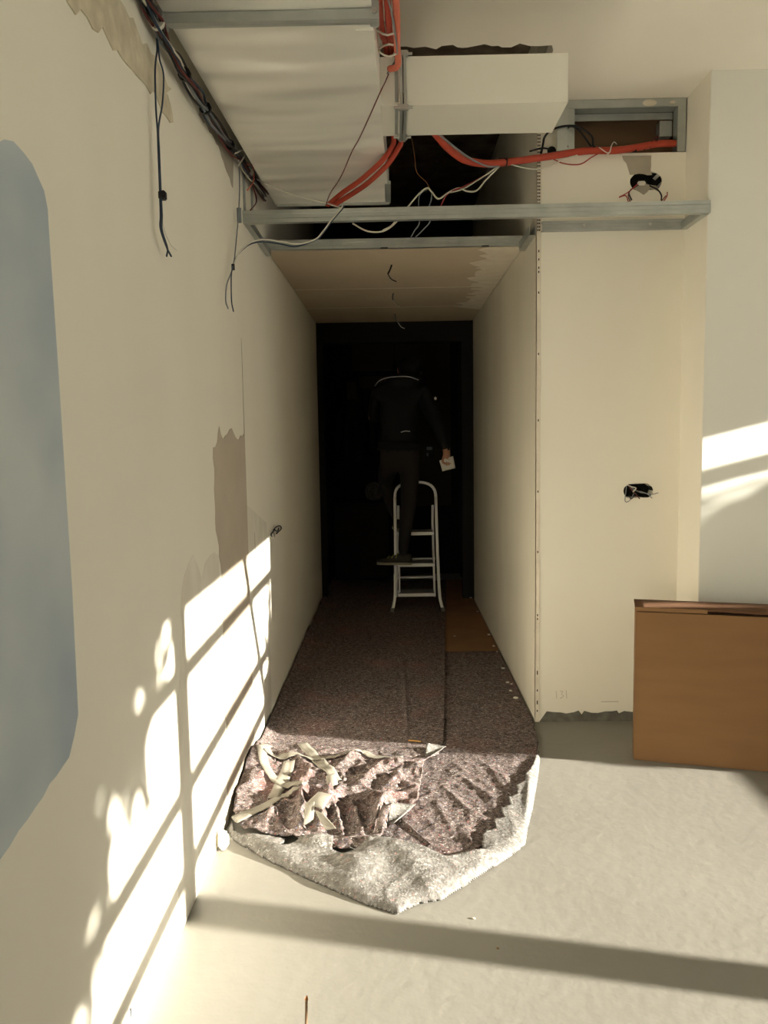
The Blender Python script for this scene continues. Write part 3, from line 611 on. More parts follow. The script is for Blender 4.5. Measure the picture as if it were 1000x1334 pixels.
def hR(x, y):
    fr = max(0, min(1, (3.75-y)/.5))
    return .010+.003*fb(x, y, 5, 3)+fr*(.002+.004*fb(x, y, 9, 7)+.5*ridges(x, y, RR)+.004*rdg(x*.6+y*.8, y*.4-x*.9, 9, 2)+.0025*rdg(x, y, 19, 6))
def seam(y): return .224+(y-3.575)*.072
zf = .02
fr_poly = [(XR-.012, 5.21), (XR-.008, 4.6), (XR-.010, 3.93)]+[tuple(WZ(a, b, zf)[:2]) for a, b in ((701, 965), (697, 995), (690, 1010), (676, 1034), (658, 1062), (640, 1088), (622, 1106), (600, 1112), (568, 1112), (540, 1108), (506, 1102), (490, 1084), (506, 1052))]+[(seam(3.7)-.06, 3.7), (seam(5.21)-.05, 5.20)]
ys = [2.3+.007*i for i in range(220)]; y = ys[-1]
while y < 8.4: y += .03; ys.append(y)
fr_ = sheet('felt_runner', fr_poly, hR, 'felt', None, .007, ys)
tag(fr_, 'dark speckled felt floor covering strip along the right corridor wall', 'floor felt', 'felt runners')
LL = [seg(394, 1030, 391, 1082, .075, .020), seg(374, 1052, 343, 1078, .05, .024), seg(442, 1034, 415, 1082, .075, .024), seg(458, 1052, 471, 1092, .05, .022), seg(508, 1040, 486, 1086, .085, .026), seg(346, 980, 318, 1062, .05, .05, .03, 2), seg(352, 972, 412, 1008, .04, .022), seg(478, 978, 424, 1018, .045, .024), seg(520, 992, 455, 1034, .03, .03), seg(538, 1004, 478, 1046, .025, .024), seg(412, 1010, 380, 1034, .04, .02), seg(430, 1048, 446, 1090, .05, .016), seg(360, 1010, 330, 1030, .03, .03), seg(400, 985, 440, 975, .02, .02), seg(405, 1062, 432, 1052, .05, .02), seg(480, 1000, 520, 1030, .02, .02)]
def hL(x, y):
    cr_ = max(0, min(1, (3.60-y)/.25)); z = .022+.004*fb(x, y, 3.3, 1)+.002*fb(x, y, 11, 4)
    if y > 3.5: z += .010*math.exp(-((x-.05)/.012)**2)*math.exp(-((y-4.3)/.7)**2)+ridges(x, y, [(-.35, 3.75, -.1, 4.5, .008, .03, 1), (-.1, 4.45, .25, 4.1, .006, .03, 1)])
    if x < XL+.11: z += ((XL+.11-x)/.11)**2*(.05+.035*fb(0, y, 3.1, 2))*(1 if y > 3.1 else max(0, (y-2.8)/.3))
    if cr_ > 0: z += cr_*(.006+.012*abs(fb(x, y, 6.5, 5))+.018*rdg(x, y, 6.0, 5)+.009*rdg(x, y, 13, 9)+.004*fb(x, y, 30, 3)+.8*ridges(x, y, LL))
    return z
fl_poly = [(seam(7.78), 7.78), (seam(5.0), 5.0), (seam(3.62), 3.62)]+[tuple(WZ(a, b, .03)[:2]) for a, b in ((571, 980), (554, 990), (550, 1010), (546, 1035), (544, 1050), (525, 1058), (512, 1072), (498, 1092), (478, 1104), (440, 1106), (400, 1096), (350, 1088), (318, 1082), (304, 1064))]+[(XL+.014, 2.98), (XL+.012, 3.4), (XL+.012, 7.78)]
fo = sheet('felt_runner', fl_poly, hL, 'felt', None, .007, ys)
tag(fo, 'wide dark felt runner covering the corridor floor, crumpled and taped in front', 'floor felt', 'felt runners')
# tape strips follow the felt
def ribbon(name, pts, w, parent, m='tape', lift=.006, hf=hL, zg=.04):
    P = spline([WZ(a, b, zg) for a, b in pts], 10); vs = []; fs = []
    for i, p in enumerate(P):
        t = P[min(i+1, len(P)-1)]-P[max(i-1, 0)]; t.z = 0; t.normalize(); n = Vector((-t.y, t.x, 0))
        zz = []
        for s_ in (-.5, -.17, .17, .5):
            q_ = p+n*(s_*w); smp = [hf(q_.x+t.x*k*.012, q_.y+t.y*k*.012) for k in (-3, -2, -1, 0, 1, 2, 3)]
            vs.append((q_.x, q_.y, max(.5*max(smp)+.5*sum(smp)/7, smp[3])+lift))
    for i in range(len(P)-1):
        for k in range(3): fs.append((i*4+k, i*4+k+1, i*4+k+5, i*4+k+4))
    o = MB().add(vs, fs).build(name, m, parent, smooth=True); md = o.modifiers.new('thickness', 'SOLIDIFY'); md.thickness = .0008; return o
for pts, w in (([(345, 976), (352, 986), (370, 990), (389, 988), (423, 990), (455, 988), (472, 981), (488, 986), (525, 987)], .042), ([(393, 966), (408, 985), (428, 1009), (438, 1021)], .05), ([(341, 990), (345, 1005), (354, 1019), (372, 1027), (398, 1031)], .045), ([(377, 995), (369, 1020), (356, 1045)], .05), ([(305, 1072), (331, 1062), (357, 1049), (375, 1041), (389, 1043)], .045), ([(352, 974), (343, 982), (338, 992)], .03)):
    ribbon('tape_strip', pts, w, fo)
def leaf_sheet(name, corners, m, parent, bulge=.012, n=8):
    """a loose bent flap through four corners"""
    a, b, c, d = [Vector(v) for v in corners]; vs = []; fs = []
    nr = (b-a).cross(d-a).normalized()
    for i in range(n+1):
        for j in range(n+1):
            u, v = i/n, j/n; p = a*(1-u)*(1-v)+b*u*(1-v)+c*u*v+d*(1-u)*v
            vs.append(p+nr*(bulge*math.sin(math.pi*u)*math.sin(math.pi*v)+.006*noise.noise(p*18)))
    for i in range(n):
        for j in range(n): k = i*(n+1)+j; fs.append((k, k+1, k+n+2, k+n+1))
    o = MB().add(vs, fs).build(name, m, parent, smooth=True); md = o.modifiers.new('thickness', 'SOLIDIFY'); md.thickness = .003; return o
leaf_sheet('tape_scrap', [WZ(395, 1075, .05), WZ(407, 1071, .05), WZ(410, 1044, .12), WZ(398, 1046, .11)], 'tape', fo, .006)
leaf_sheet('tape_scrap', [WZ(409, 1055, .10), WZ(421, 1060, .10), WZ(438, 1079, .06), WZ(424, 1082, .05)], 'tape', fo, .006)
leaf_sheet('tape_scrap', [WZ(400, 1046, .11), WZ(420, 1055, .10), WZ(433, 1036, .12), WZ(415, 1032, .12)], 'tape', fo, .012)
leaf_sheet('tape_scrap', [WZ(424, 1012, .07), WZ(428, 1030, .06), WZ(440, 1021, .06), WZ(436, 1008, .07)], 'tape', fo, .008)
leaf_sheet('turned_corner', [WZ(506, 1044, .10), WZ(541, 1049, .07), WZ(514, 1072, .07), WZ(505, 1074, .06)], 'felt_back', fo, .008)
leaf_sheet('turned_corner', [WZ(487, 1085, .05), WZ(497, 1085, .06), WZ(510, 1046, .11), WZ(498, 1050, .10)], 'felt', fo, .012)
leaf_sheet('turned_corner', [WZ(512, 1072, .05), WZ(519, 1062, .07), WZ(562, 1100, .04), WZ(556, 1104, .03)], 'felt', fo, .014)
leaf_sheet('turned_corner', [WZ(552, 987, .03), WZ(556, 968, .06), WZ(581, 972, .04), WZ(562, 984, .05)], 'felt_back', fo, .016)

# pale underside folded over round the front
outer = [(297, 1066), (296, 1080), (304, 1092), (330, 1108), (360, 1124), (400, 1142), (440, 1160), (475, 1175), (505, 1184), (518, 1188), (530, 1182), (545, 1175), (575, 1170), (605, 1152), (635, 1132), (662, 1116), (684, 1098), (688, 1075), (694, 1050), (700, 1015), (703, 990), (702, 974)]
inner = [(694, 988), (684, 1000), (684, 1010), (672, 1016), (674, 1026), (661, 1030), (664, 1040), (652, 1044), (656, 1056), (643, 1059), (646, 1070), (632, 1074), (628, 1080), (628, 1096), (614, 1102), (592, 1106), (575, 1108), (560, 1104), (540, 1097), (515, 1090), (490, 1086), (474, 1094), (460, 1102), (448, 1104), (432, 1098), (434, 1088), (420, 1082), (398, 1083), (378, 1090), (364, 1096), (372, 1084), (350, 1080), (330, 1079), (314, 1079), (304, 1070)]
po = [(max(XL+.012, WZ(a, b, .012).x), WZ(a, b, .012).y) for a, b in outer]; pi_ = [(max(XL+.02, WZ(a, b, .055).x), WZ(a, b, .055).y) for a, b in inner]
bpoly = po+pi_
BR = [seg(492, 1092, 560, 1128, .030, .060, .05, 2), seg(490, 1096, 455, 1140, .018, .060, .05, 2), seg(318, 1086, 380, 1108, .016, .035, .04, 2), seg(395, 1088, 430, 1092, .030, .035, .05, 2), seg(440, 1112, 470, 1124, .014, .022, .04), seg(590, 1112, 672, 1102, .026, .020, .05), seg(520, 1096, 590, 1116, .024, .018, .06), seg(690, 1010, 684, 1092, .018, .012, .03), seg(600, 1140, 655, 1112, .010, .018, .03), seg(545, 1140, 560, 1165, .006, .03, .03)]
op = [Vector(p) for p in po]
def hB_(x, y):
    d = min(((Vector((x, y))-(op[i]+(op[i+1]-op[i])*max(0, min(1, (Vector((x, y))-op[i]).dot(op[i+1]-op[i])/((op[i+1]-op[i]).length_squared+1e-12))))).length) for i in range(len(op)-1))
    e = 1-math.exp(-d/.018)
    z = .004+e*(.026+.007*fb(x, y, 4, 2)+.004*rdg(x, y, 7, 8)+.0016*fb(x, y, 40, 5)+ridges(x, y, BR))
    if inside((x, y), fr_poly): z = max(z, hR(x, y)+.010*min(1, d/.03)+.004)
    if inside((x, y), fl_poly): z = max(z, min(hL(x, y), .075)+.008)
    return z
bo = sheet('felt_hem', bpoly, hB_, 'felt_back', None, .007)
tag(bo, 'pale grey underside of the felt folded over along its rounded front edge', 'floor felt')
# cardboard strip behind the right felt
cbx = MB(); vs = []; nx_, ny_ = 8, 30
for j in range(ny_+1):
    y = 5.16+(7.9-5.16)*j/ny_; a, b = seam(y)-.05, XR-.010
    for i in range(nx_+1): x = a+(b-a)*i/nx_; vs.append((x, y, .006+.002*fb(x, y, 2, 3)))
cbx.add(vs, [(j*(nx_+1)+i, j*(nx_+1)+i+1, (j+1)*(nx_+1)+i+1, (j+1)*(nx_+1)+i) for j in range(ny_) for i in range(nx_)])
co = cbx.build('floor_cardboard', 'floor_cardboard'); co.modifiers.new('thickness', 'SOLIDIFY').thickness = .003
tag(co, 'flat brown cardboard strip on the corridor floor behind the right felt', 'cardboard')

# ------------------------------------------------------------------ flat cardboard box leaning space at the right
fa = WZ(825, 990, 0); fb2 = WZ(1000, 1006, 0); ux = (fb2-fa).normalized(); uy = Vector((-ux.y, ux.x, 0)); BL, BD, BH = 1.05, .125, .695
cbo = empty('cardboard_box', fa, 'large flat brown cardboard box standing upright on the floor by the pale wall', 'box')
def cbox(nm, a0, a1, b0, b1, z0, z1, m='cardboard', bev=.0, par=None):
    c = MB(); P = [fa+ux*a+uy*b for a, b in ((a0, b0), (a1, b0), (a1, b1), (a0, b1))]
    c.add([(p.x, p.y, z0) for p in P]+[(p.x, p.y, z1) for p in P], [(0, 3, 2, 1), (4, 5, 6, 7), (0, 1, 5, 4), (1, 2, 6, 5), (2, 3, 7, 6), (3, 0, 4, 7)])
    return c.build(nm, m, par or cbo, bevel=bev)
cbox('front_panel', 0.003, BL, 0, .006, .001, BH, bev=.002)
cbox('back_panel', 0.003, BL, BD-.006, BD, .001, BH+.004)
cbox('side_panel', 0, .006, .002, BD-.001, .001, BH+.002, bev=.002)
cbox('side_panel', BL, BL+.006, .002, BD-.001, .001, BH+.002)
cbox('bottom_panel', .006, BL, .006, BD-.006, .001, .007)
cbox('inner_flap', .008, BL-.01, .008, BD-.008, BH-.016, BH-.012, 'cardboard_inner')
# top flap: a slightly bowed sheet, open along the front edge
vs = []; n = 24
for i in range(n+1):
    u = i/n; a = -.004+(BL+.012)*u
    lift = .012+.010*math.sin(u*3.1)
    for j in range(5):
        v = j/4; p = fa+ux*a+uy*(.0+BD*v); vs.append((p.x, p.y, BH+.006+lift*(1-v)*.6+.026*v+.004*math.sin(u*9)*(1-v)))
tf = MB().add(vs, [(i*5+j, (i+1)*5+j, (i+1)*5+j+1, i*5+j+1) for i in range(n) for j in range(4)]).build('top_flap', 'cardboard_inner', cbo, smooth=True)
tf.modifiers.new('thickness', 'SOLIDIFY').thickness = .005
cbox('flap_edge', -.003, .30, -.002, .002, BH+.004, BH+.022, 'cardboard', .001)

# ------------------------------------------------------------------ step ladder
LC = .187
def lp(a, b, y): return WY(a, b, y)
ld = empty('step_ladder', (LC, 6.5, 0), 'small white step ladder with curved handrail standing in the dark corridor', 'ladder')
zt = [WY(545, 774, 6.42).z, WY(545, 735, 6.49).z, WY(545, 694, 6.56).z]
tz = WY(550, 628, 6.72).z
for s_ in (-1, 1):
    MB().tube([(LC+s_*.215, 6.37, .034), (LC+s_*.200, 6.39, .09), (LC+s_*.188, 6.42, .18), (LC+s_*.180, 6.50, .50), (LC+s_*.178, 6.58, .75), (LC+s_*.178, 6.66, tz-.13)], .013, 10).build('front_rail', 'ladder_paint', ld, smooth=True)
    MB().cyl((LC+s_*.215, 6.37, .0275), (LC+s_*.213, 6.372, .06), .017, 10).build('foot_cap', 'tread_rubber', ld)
    MB().tube([(LC+s_*.150, 6.66, .90), (LC+s_*.152, 6.72, .70), (LC+s_*.165, 6.86, .35), (LC+s_*.178, 6.98, .0275)], .011, 8).build('rear_leg', 'ladder_paint', ld, smooth=True)
    MB().tube([(LC+s_*.152, 6.63, zt[2]-.02), (LC+s_*.150, 6.53, zt[1]-.02), (LC+s_*.150, 6.46, zt[0]-.01)], .008, 6).build('side_bar', 'ladder_paint', ld, smooth=True)
arcp = []
for i in range(13):
    t = math.pi*i/12; c, s_ = math.cos(t), math.sin(t)
    arcp.append((LC+math.copysign(abs(c)**.7, c)*.178, 6.66+.05*s_, tz-.13+.13*s_**.8))
MB().tube(arcp, .013, 10, 3).build('handrail', 'ladder_paint', ld, smooth=True)
for k, (yy, z) in enumerate(((6.42, zt[0]), (6.49, zt[1]), (6.56, zt[2]))):
    t = MB().box((LC-.165, yy, z-.022), (LC+.155, yy+.19, z+.004)).build('tread', 'ladder_paint', ld, bevel=.005)
    MB().box((LC-.155, yy+.012, z+.0035), (LC+.145, yy+.18, z+.007)).build('tread_mat', 'tread_rubber', t)
MB().cyl((LC-.17, 6.80, .24), (LC+.17, 6.80, .24), .009, 8).build('rear_brace', 'ladder_paint', ld)
MB().cyl((LC-.17, 6.72, .42), (LC+.17, 6.72, .42), .009, 8).build('rear_brace', 'ladder_paint', ld)

# ------------------------------------------------------------------ the person on the ladder
pe = empty('person', (.06, 6.42, zt[1]+.008), 'person in black jacket and grey trousers standing on the step ladder, seen from behind', 'person')
J = {}; E_ = []; RD = {}
def jt(n, p, r, par=None):
    J[n] = Vector(p); RD[n] = r if isinstance(r, tuple) else (r, r)
    if par: E_.append((par, n))
SZ = zt[1]+.012
jt('pelvis', (.055, 6.55, 1.36), (.165, .125))
jt('waist', (.055, 6.555, 1.55), (.165, .125), 'pelvis'); jt('chest', (.06, 6.57, 1.76), (.195, .135), 'waist')
jt('upper', (.08, 6.585, 1.90), (.13, .10), 'chest'); jt('neck', (.12, 6.62, 1.98), (.062, .062), 'upper')
jt('head', (.15, 6.655, 2.055), (.085, .095), 'neck'); jt('crown', (.158, 6.66, 2.12), (.08, .088), 'head')
jt('sr', (.245, 6.58, 1.865), .085, 'upper'); jt('er', (.375, 6.555, 1.615), .062, 'sr'); jt('fr', (.425, 6.53, 1.47), .052, 'er'); jt('wr', (.452, 6.505, 1.375), .032, 'fr')
jt('pr', (.458, 6.495, 1.325), (.036, .020), 'wr')
for k, (dx, dy, l) in enumerate(((-.022, -.012, .8), (-.008, -.014, 1.0), (.008, -.012, .95), (.021, -.008, .75))):
    a = J['pr']; jt('f%da' % k, a+Vector((dx*1.1, dy*.6, -.038)), .010, 'pr'); jt('f%db' % k, a+Vector((dx*1.15, dy-.012, -.038-.03*l)), .009, 'f%da' % k); jt('f%dc' % k, a+Vector((dx*1.1, dy+.012, -.038-.052*l)), .0075, 'f%db' % k)
jt('ta', J['pr']+Vector((-.036, -.010, -.006)), .011, 'pr'); jt('tb', J['pr']+Vector((-.044, -.026, -.036)), .010, 'ta'); jt('tc', J['pr']+Vector((-.034, -.034, -.060)), .008, 'tb')
jt('sl', (-.115, 6.585, 1.865), .085, 'upper'); jt('el', (-.165, 6.80, 1.66), .06, 'sl'); jt('fl', (-.13, 6.96, 1.72), .05, 'el'); jt('wl', (-.10, 7.06, 1.78), .032, 'fl'); jt('pl', (-.092, 7.10, 1.81), (.036, .02), 'wl')
for k in range(4):
    a = J['pl']; dx = (-.022, -.008, .008, .021)[k]; jt('g%da' % k, a+Vector((dx*1.1, .032, .022)), .010, 'pl'); jt('g%db' % k, a+Vector((dx*1.1, .05, .048)), .0085, 'g%da' % k)
jt('ua', J['pl']+Vector((.036, .008, .004)), .011, 'pl'); jt('ub', J['pl']+Vector((.046, .030, .016)), .009, 'ua')
jt('hr', (.145, 6.55, 1.26), .095, 'pelvis'); jt('kr', (.125, 6.55, .90), .072, 'hr'); jt('cr', (.095, 6.475, .72), .060, 'kr'); jt('ar', (.070, 6.445, SZ+.10), .045, 'cr'); jt('hlr', (.085, 6.45, SZ+.045), .034, 'ar'); jt('tor', (-.065, 6.475, SZ+.035), .030, 'hlr')
jt('hl', (-.035, 6.56, 1.26), .095, 'pelvis'); jt('kl', (-.075, 6.90, 1.10), .072, 'hl'); jt('cl', (-.035, 6.85, .93), .058, 'kl'); jt('al', (.03, 6.74, zt[2]+.11), .045, 'cl'); jt('hll', (.035, 6.70, zt[2]+.05), .034, 'al'); jt('tol', (.03, 6.84, zt[2]+.040), .030, 'hll')
names = list(J); me = bpy.data.meshes.new('body'); me.from_pydata([J[n] for n in names], [(names.index(a), names.index(b)) for a, b in E_], [])
tmp = bpy.data.objects.new('body_graph', me); COL.objects.link(tmp)
md = tmp.modifiers.new('skin', 'SKIN'); md.use_smooth_shade = True
if not me.skin_vertices: me.attributes
sk = me.skin_vertices[0].data
for i, n in enumerate(names): sk[i].radius = RD[n]; sk[i].use_root = (n == 'pelvis')
ss = tmp.modifiers.new('sub', 'SUBSURF'); ss.levels = 2; ss.render_levels = 2
dg = bpy.context.evaluated_depsgraph_get(); dg.update()
bme = bpy.data.meshes.new_from_object(tmp.evaluated_get(dg)); bpy.data.objects.remove(tmp)
bme.name = 'body'; bme.materials.clear()
for k in ('jacket', 'trousers', 'skin'): bme.materials.append(MATS[k])
for p in bme.polygons:
    c = p.center; p.use_smooth = True; mi = 0
    if c.z < 1.395 and not (c.x > .33): mi = 1
    if c.x > .33 and c.z < 1.385: mi = 2
    if c.y > 7.03: mi = 2
    if c.z > 1.985: mi = 2
    p.material_index = mi
body = bpy.data.objects.new('body', bme); COL.objects.link(body); body.parent = pe; body.matrix_parent_inverse = pe.matrix_world.inverted()
def blob(name, c, r, m, parent, n=16, rot=None, fn=None):
    vs = []; fs = []
    for i in range(n+1):
        th = math.pi*i/n
        for j in range(n*2):
            ph = math.pi*j/n; v = Vector((math.sin(th)*math.cos(ph), math.sin(th)*math.sin(ph), math.cos(th)))
            if fn: v = fn(v)
            v = Vector((v.x*r[0], v.y*r[1], v.z*r[2]))
            if rot: v = rot @ v
            vs.append(Vector(c)+v)
    for i in range(n):
        for j in range(n*2):
            fs.append((i*n*2+j, i*n*2+(j+1) % (n*2), (i+1)*n*2+(j+1) % (n*2), (i+1)*n*2+j))
    o = MB().add(vs, fs).build(name, m, parent, smooth=True)
    bm = bmesh.new(); bm.from_mesh(o.data); bmesh.ops.remove_doubles(bm, verts=bm.verts, dist=1e-5); bmesh.ops.recalc_face_normals(bm, faces=bm.faces); bm.to_mesh(o.data); bm.free()
    for p in o.data.polygons: p.use_smooth = True
    return o
hd = J['head']+Vector((.005, -.008, .035))
blob('hair', hd, (.105, .112, .105), 'hair', pe, fn=lambda v: v*(1+.06*noise.noise(v*5)) if v.y < .45 or v.z > .35 else v*.86)
for s_ in (-1, 1): blob('ear', J['head']+Vector((s_*.094, .012, .01)), (.012, .024, .034), 'skin', pe, 8)
blob('nose', J['head']+Vector((.0, .115, .0)), (.015, .024, .026), 'skin', pe, 8)
for s_ in (-1, 1): blob('eye', J['head']+Vector((s_*.034, .098, .028)), (.012, .008, .008), 'paper', pe, 8)
blob('mouth', J['head']+Vector((0, .100, -.045)), (.024, .008, .007), 'pink_conduit', pe, 8)
# hood bunched behind the neck, with its pale piping
hc = J['upper']+Vector((.02, -.005, .05))
blob('hood', hc, (.165, .125, .085), 'jacket', pe, fn=lambda v: v*(1+.10*noise.noise(v*3)))
wire('reflective_piping', path([(488, 503), (494, 496), (505, 492), (520, 490.5), (533, 491), (545, 495)], [6.50, 6.455, 6.435, 6.432, 6.44, 6.47]), .004, 'reflective', pe)
wire('reflective_piping', path([(522, 563), (528, 561.5), (534, 562)], 6.415), .004, 'reflective', pe)
p = WY(567, 519, 6.50); blob('arm_badge', p, (.010, .008, .014), 'reflective', pe, 8)
# jacket hem
n = 40; vs = []; fs = []
for i, (dz, k) in enumerate(((-.02, 1.06), (.0, 1.09), (.05, 1.06))):
    for j in range(n):
        a = 2*math.pi*j/n; vs.append((.055+math.cos(a)*.175*k, 6.552+math.sin(a)*.135*k, 1.405+dz))
for i in range(2):
    for j in range(n): fs.append((i*n+j, i*n+(j+1) % n, (i+1)*n+(j+1) % n, (i+1)*n+j))
o = MB().add(vs, fs).build('jacket_hem', 'jacket', pe, smooth=True); o.modifiers.new('thickness', 'SOLIDIFY').thickness = .012
def shoe(heel, toe, z):
    h_, t_ = Vector(heel), Vector(toe); d = (t_-h_); d.z = 0; L = d.length; d.normalize(); n_ = Vector((-d.y, d.x, 0))
    prof = [(-.03, .030, .085), (.0, .036, .098), (.06, .038, .100), (.12, .040, .075), (.18, .046, .060), (.235, .042, .048), (.268, .022, .034)]
    def loft(sc, z0, ztop, nm, m):
        vs = []; fs = []; q_ = 10
        for (u, w, hh) in prof:
            c = h_+d*u
            for k in range(q_+1):
                a = math.pi*k/q_; top = (hh if ztop is None else ztop)
                vs.append((c.x+n_.x*math.cos(a)*w*sc, c.y+n_.y*math.cos(a)*w*sc, z+z0+math.sin(a)**.6*(top-z0)))
        m_ = q_+1
        for i in range(len(prof)-1):
            for k in range(q_): fs.append((i*m_+k, i*m_+k+1, (i+1)*m_+k+1, (i+1)*m_+k))
            fs.append((i*m_+q_, i*m_, (i+1)*m_, (i+1)*m_+q_))
        fs += [tuple(range(m_)), tuple(range((len(prof)-1)*m_, len(prof)*m_))]
        return MB().add(vs, fs).build(nm, m, pe, smooth=True)
    sh = loft(1.0, .022, None, 'shoe', 'shoe_fabric')
    so = loft(1.08, .0, .026, 'sole', 'shoe_sole'); so.parent = sh; so.matrix_parent_inverse = Matrix()
    for k in range(3):
        a = h_+d*(.09+.035*k); wire('lace', [a-n_*.035+Vector((0, 0, z+.06-h_.z)), a+Vector((0, 0, z+.094-.012*k-h_.z)), a+d*.012+n_*.035+Vector((0, 0, z+.06-h_.z))], .004, 'lime', sh)
    return sh
shoe((.115, 6.44, 0), (-.12, 6.475, 0), zt[1]+.0075)
shoe((.035, 6.655, 0), (.025, 6.9, 0), zt[2]+.0075)
# folded paper in the right hand
c = WY(582, 603, 6.47)
pk = leaf_sheet('paper_sheet', [WY(572, 600, 6.475), WY(590, 594, 6.475), WY(593, 610, 6.47), WY(576, 614, 6.47)], 'paper', None, .004, 6)
tag(pk, 'small white folded paper held in the right hand of the person', 'paper')

# ------------------------------------------------------------------ things at the dark end
ic = empty('intercom', WY(559, 588, YD-.125), 'small dark intercom unit mounted on the wall behind the ladder', 'intercom')
p = WY(559, 588, YD-.125)
MB().box((p.x-.055, p.y-.03, p.z-.07), (p.x+.055, p.y, p.z+.07)).build('housing', 'wire_black', ic, bevel=.006)
MB().box((p.x-.03, p.y-.034, p.z+.015), (p.x+.03, p.y-.03, p.z+.05)).build('screen', 'wire_grey', ic)
MB().box((p.x-.03, p.y-.034, p.z-.05), (p.x-.012, p.y-.03, p.z-.015)).build('button', 'wire_grey', ic)
MB().box((p.x+.0, p.y-.034, p.z-.05), (p.x+.018, p.y-.03, p.z-.015)).build('button', 'wire_black', ic)
lc = empty('low_cabinet', (-.30, 8.0, 0), 'dark low cabinet at the far end left of the ladder', 'cabinet')
MB().box((-.62, 7.85, .04), (-.06, YD-.13, .80)).build('body', 'dark_wood', lc); MB().box((-.64, 7.83, .80), (-.04, YD-.13, .83)).build('top', 'dark_wood', lc)
for a, b in ((-.61, -.345), (-.335, -.07)):
    d_ = MB().box((a, 7.832, .06), (b, 7.85, .78)).build('door', 'dark_wood', lc); MB().cyl((b-.03 if a < -.5 else a+.03, 7.82, .45), (b-.03 if a < -.5 else a+.03, 7.832, .45), .012, 10).build('knob', 'dark_wood', d_)
pb = WY(487, 634, 7.93)
bag = empty('net_bag', (pb.x, 7.95, .83), 'pale crumpled net bag on the low cabinet', 'bag')
def crump(v): return v*(1+.16*noise.noise(v*4)+.05*math.sin(9*math.atan2(v.y, v.x)))
blob('bag_body', (pb.x, 7.95, .938), (.095, .075, .092), 'net', bag, 18, fn=crump)
for q_ in range(5): wire('bag_cord', [(pb.x-.07+.035*q_, 7.88, .86), (pb.x-.075+.037*q_, 7.865, .93), (pb.x-.05+.025*q_, 7.90, 1.0), (pb.x, 7.94, 1.035)], .004, 'net', bag)
ct = empty('hanging_coat', (-.40, YD-.2, 1.2), 'dark coat hanging on the far wall left of the person', 'coat')
MB().tube([(-.40, YD-.20, 2.02), (-.40, YD-.20, 1.9), (-.40, YD-.20, 1.6), (-.40, YD-.20, 1.2)], .08, 14, 5, .17).build('coat_body', 'jacket', ct, smooth=True)
for s_ in (-1, 1): MB().tube([(-.40+s_*.09, YD-.2, 1.93), (-.40+s_*.17, YD-.2, 1.65), (-.40+s_*.19, YD-.2, 1.35)], .06, 10, 5, .045).build('sleeve', 'jacket', ct, smooth=True)
MB().cyl((-.40, YD-.10, 2.06), (-.40, YD-.20, 2.03), .01, 8).build('hook', 'bolt_metal', ct)
MB().box((-.43, YD-.205, 2.0), (-.37, YD-.19, 2.05)).build('collar', 'jacket', ct)
p = WY(458, 509, 8.10); ps = MB().box((p.x-.05, 8.055, p.z-.09), (p.x+.05, 8.063, p.z+.09)).build('paper_note', 'far_wall', None, bevel=.002)
tag(ps, 'pale sheet pinned on the dark coat at the corridor end', 'paper')

# ------------------------------------------------------------------ small things on the floor
def chip(seed, r, m='paper'):
    rr = random.Random(seed); bm = bmesh.new(); bmesh.ops.create_icosphere(bm, subdivisions=1, radius=1)
    for v in bm.verts: v.co = Vector((v.co.x*r*(.7+.6*rr.random()), v.co.y*r*(.6+.5*rr.random()), v.co.z*r*.4*(.6+.8*rr.random())))
    me_ = bpy.data.meshes.new('plaster_chip'); bm.to_mesh(me_); bm.free(); me_.materials.append(MATS[m]); return me_
cms = [chip(k, .013) for k in range(4)]
for k, (a, b) in enumerate(((661, 888), (666, 890), (672, 908), (665, 899), (655, 870), (648, 848), (637, 826), (643, 841), (622, 796), (592, 828), (617, 778), (611, 768))):
    p = WZ(a, b, .02); p.x = min(p.x, XR-.03)
    z0 = hR(p.x, p.y) if p.y < 5.2 else .011
    o = bpy.data.objects.new('plaster_chip', cms[k % 4]); COL.objects.link(o); o.location = (p.x, p.y, z0+.006); o.rotation_euler = (0, 0, k*1.3); o.scale = [1, .75, 1.3, .9][k % 4:k % 4+1]*3
    tag(o, 'small white plaster chip lying along the foot of the right corridor wall', 'plaster chip', 'plaster chips in the corridor')
for k, (a, b, lab) in enumerate(((648, 1236, 'tiny dark crumb on the bare floor right of the stripe shadow'), (617, 1197, 'tiny crumb on the bare floor just in front of the felt'))):
    p = WZ(a, b, 0); o = bpy.data.objects.new('floor_crumb', chip(40+k, .006, 'board_brown' if k == 0 else 'brown_filler')); COL.objects.link(o); o.location = (p.x, p.y, .0022); tag(o, lab, 'crumb')
p = WZ(283, 1100, .02)
o = blob('plaster_lump', (XL+.026, p.y, .036), (.020, .024, .036), 'white_filler', None, 10, fn=lambda v: v*(1+.25*noise.noise(v*2.5)))
tag(o, 'white plaster lump at the foot of left wall beside the felt', 'plaster lump')
p = WZ(540, 965, .03)
tag(MB().tube([(p.x-.03, p.y+.004, hL(p.x-.03, p.y)+.006), (p.x, p.y, hL(p.x, p.y)+.008), (p.x+.03, p.y-.004, hL(p.x+.03, p.y)+.006)], .0045, 6, 3, .003).build('wood_splinter', 'wood_splinter'), 'orange wood splinter lying on the dark felt', 'splinter')
tip = WY(399, 1302, 1.60); a = Vector((tip.x-.012, 1.59, 0))
st = empty('wire_stub', (a.x, a.y, 0), 'thin brown stub sticking up from the floor at the bottom edge', 'wire stub')
MB().tube([(a.x, a.y, 0), (a*.5+tip*.5)+Vector((.002, 0, 0)), tip], .0042, 8, 4, .003).build('stem', 'board_brown', st, smooth=True); MB().cyl(tip, tip+Vector((.001, 0, .008)), .0045, 8, .002).build('tip', 'copper', st)
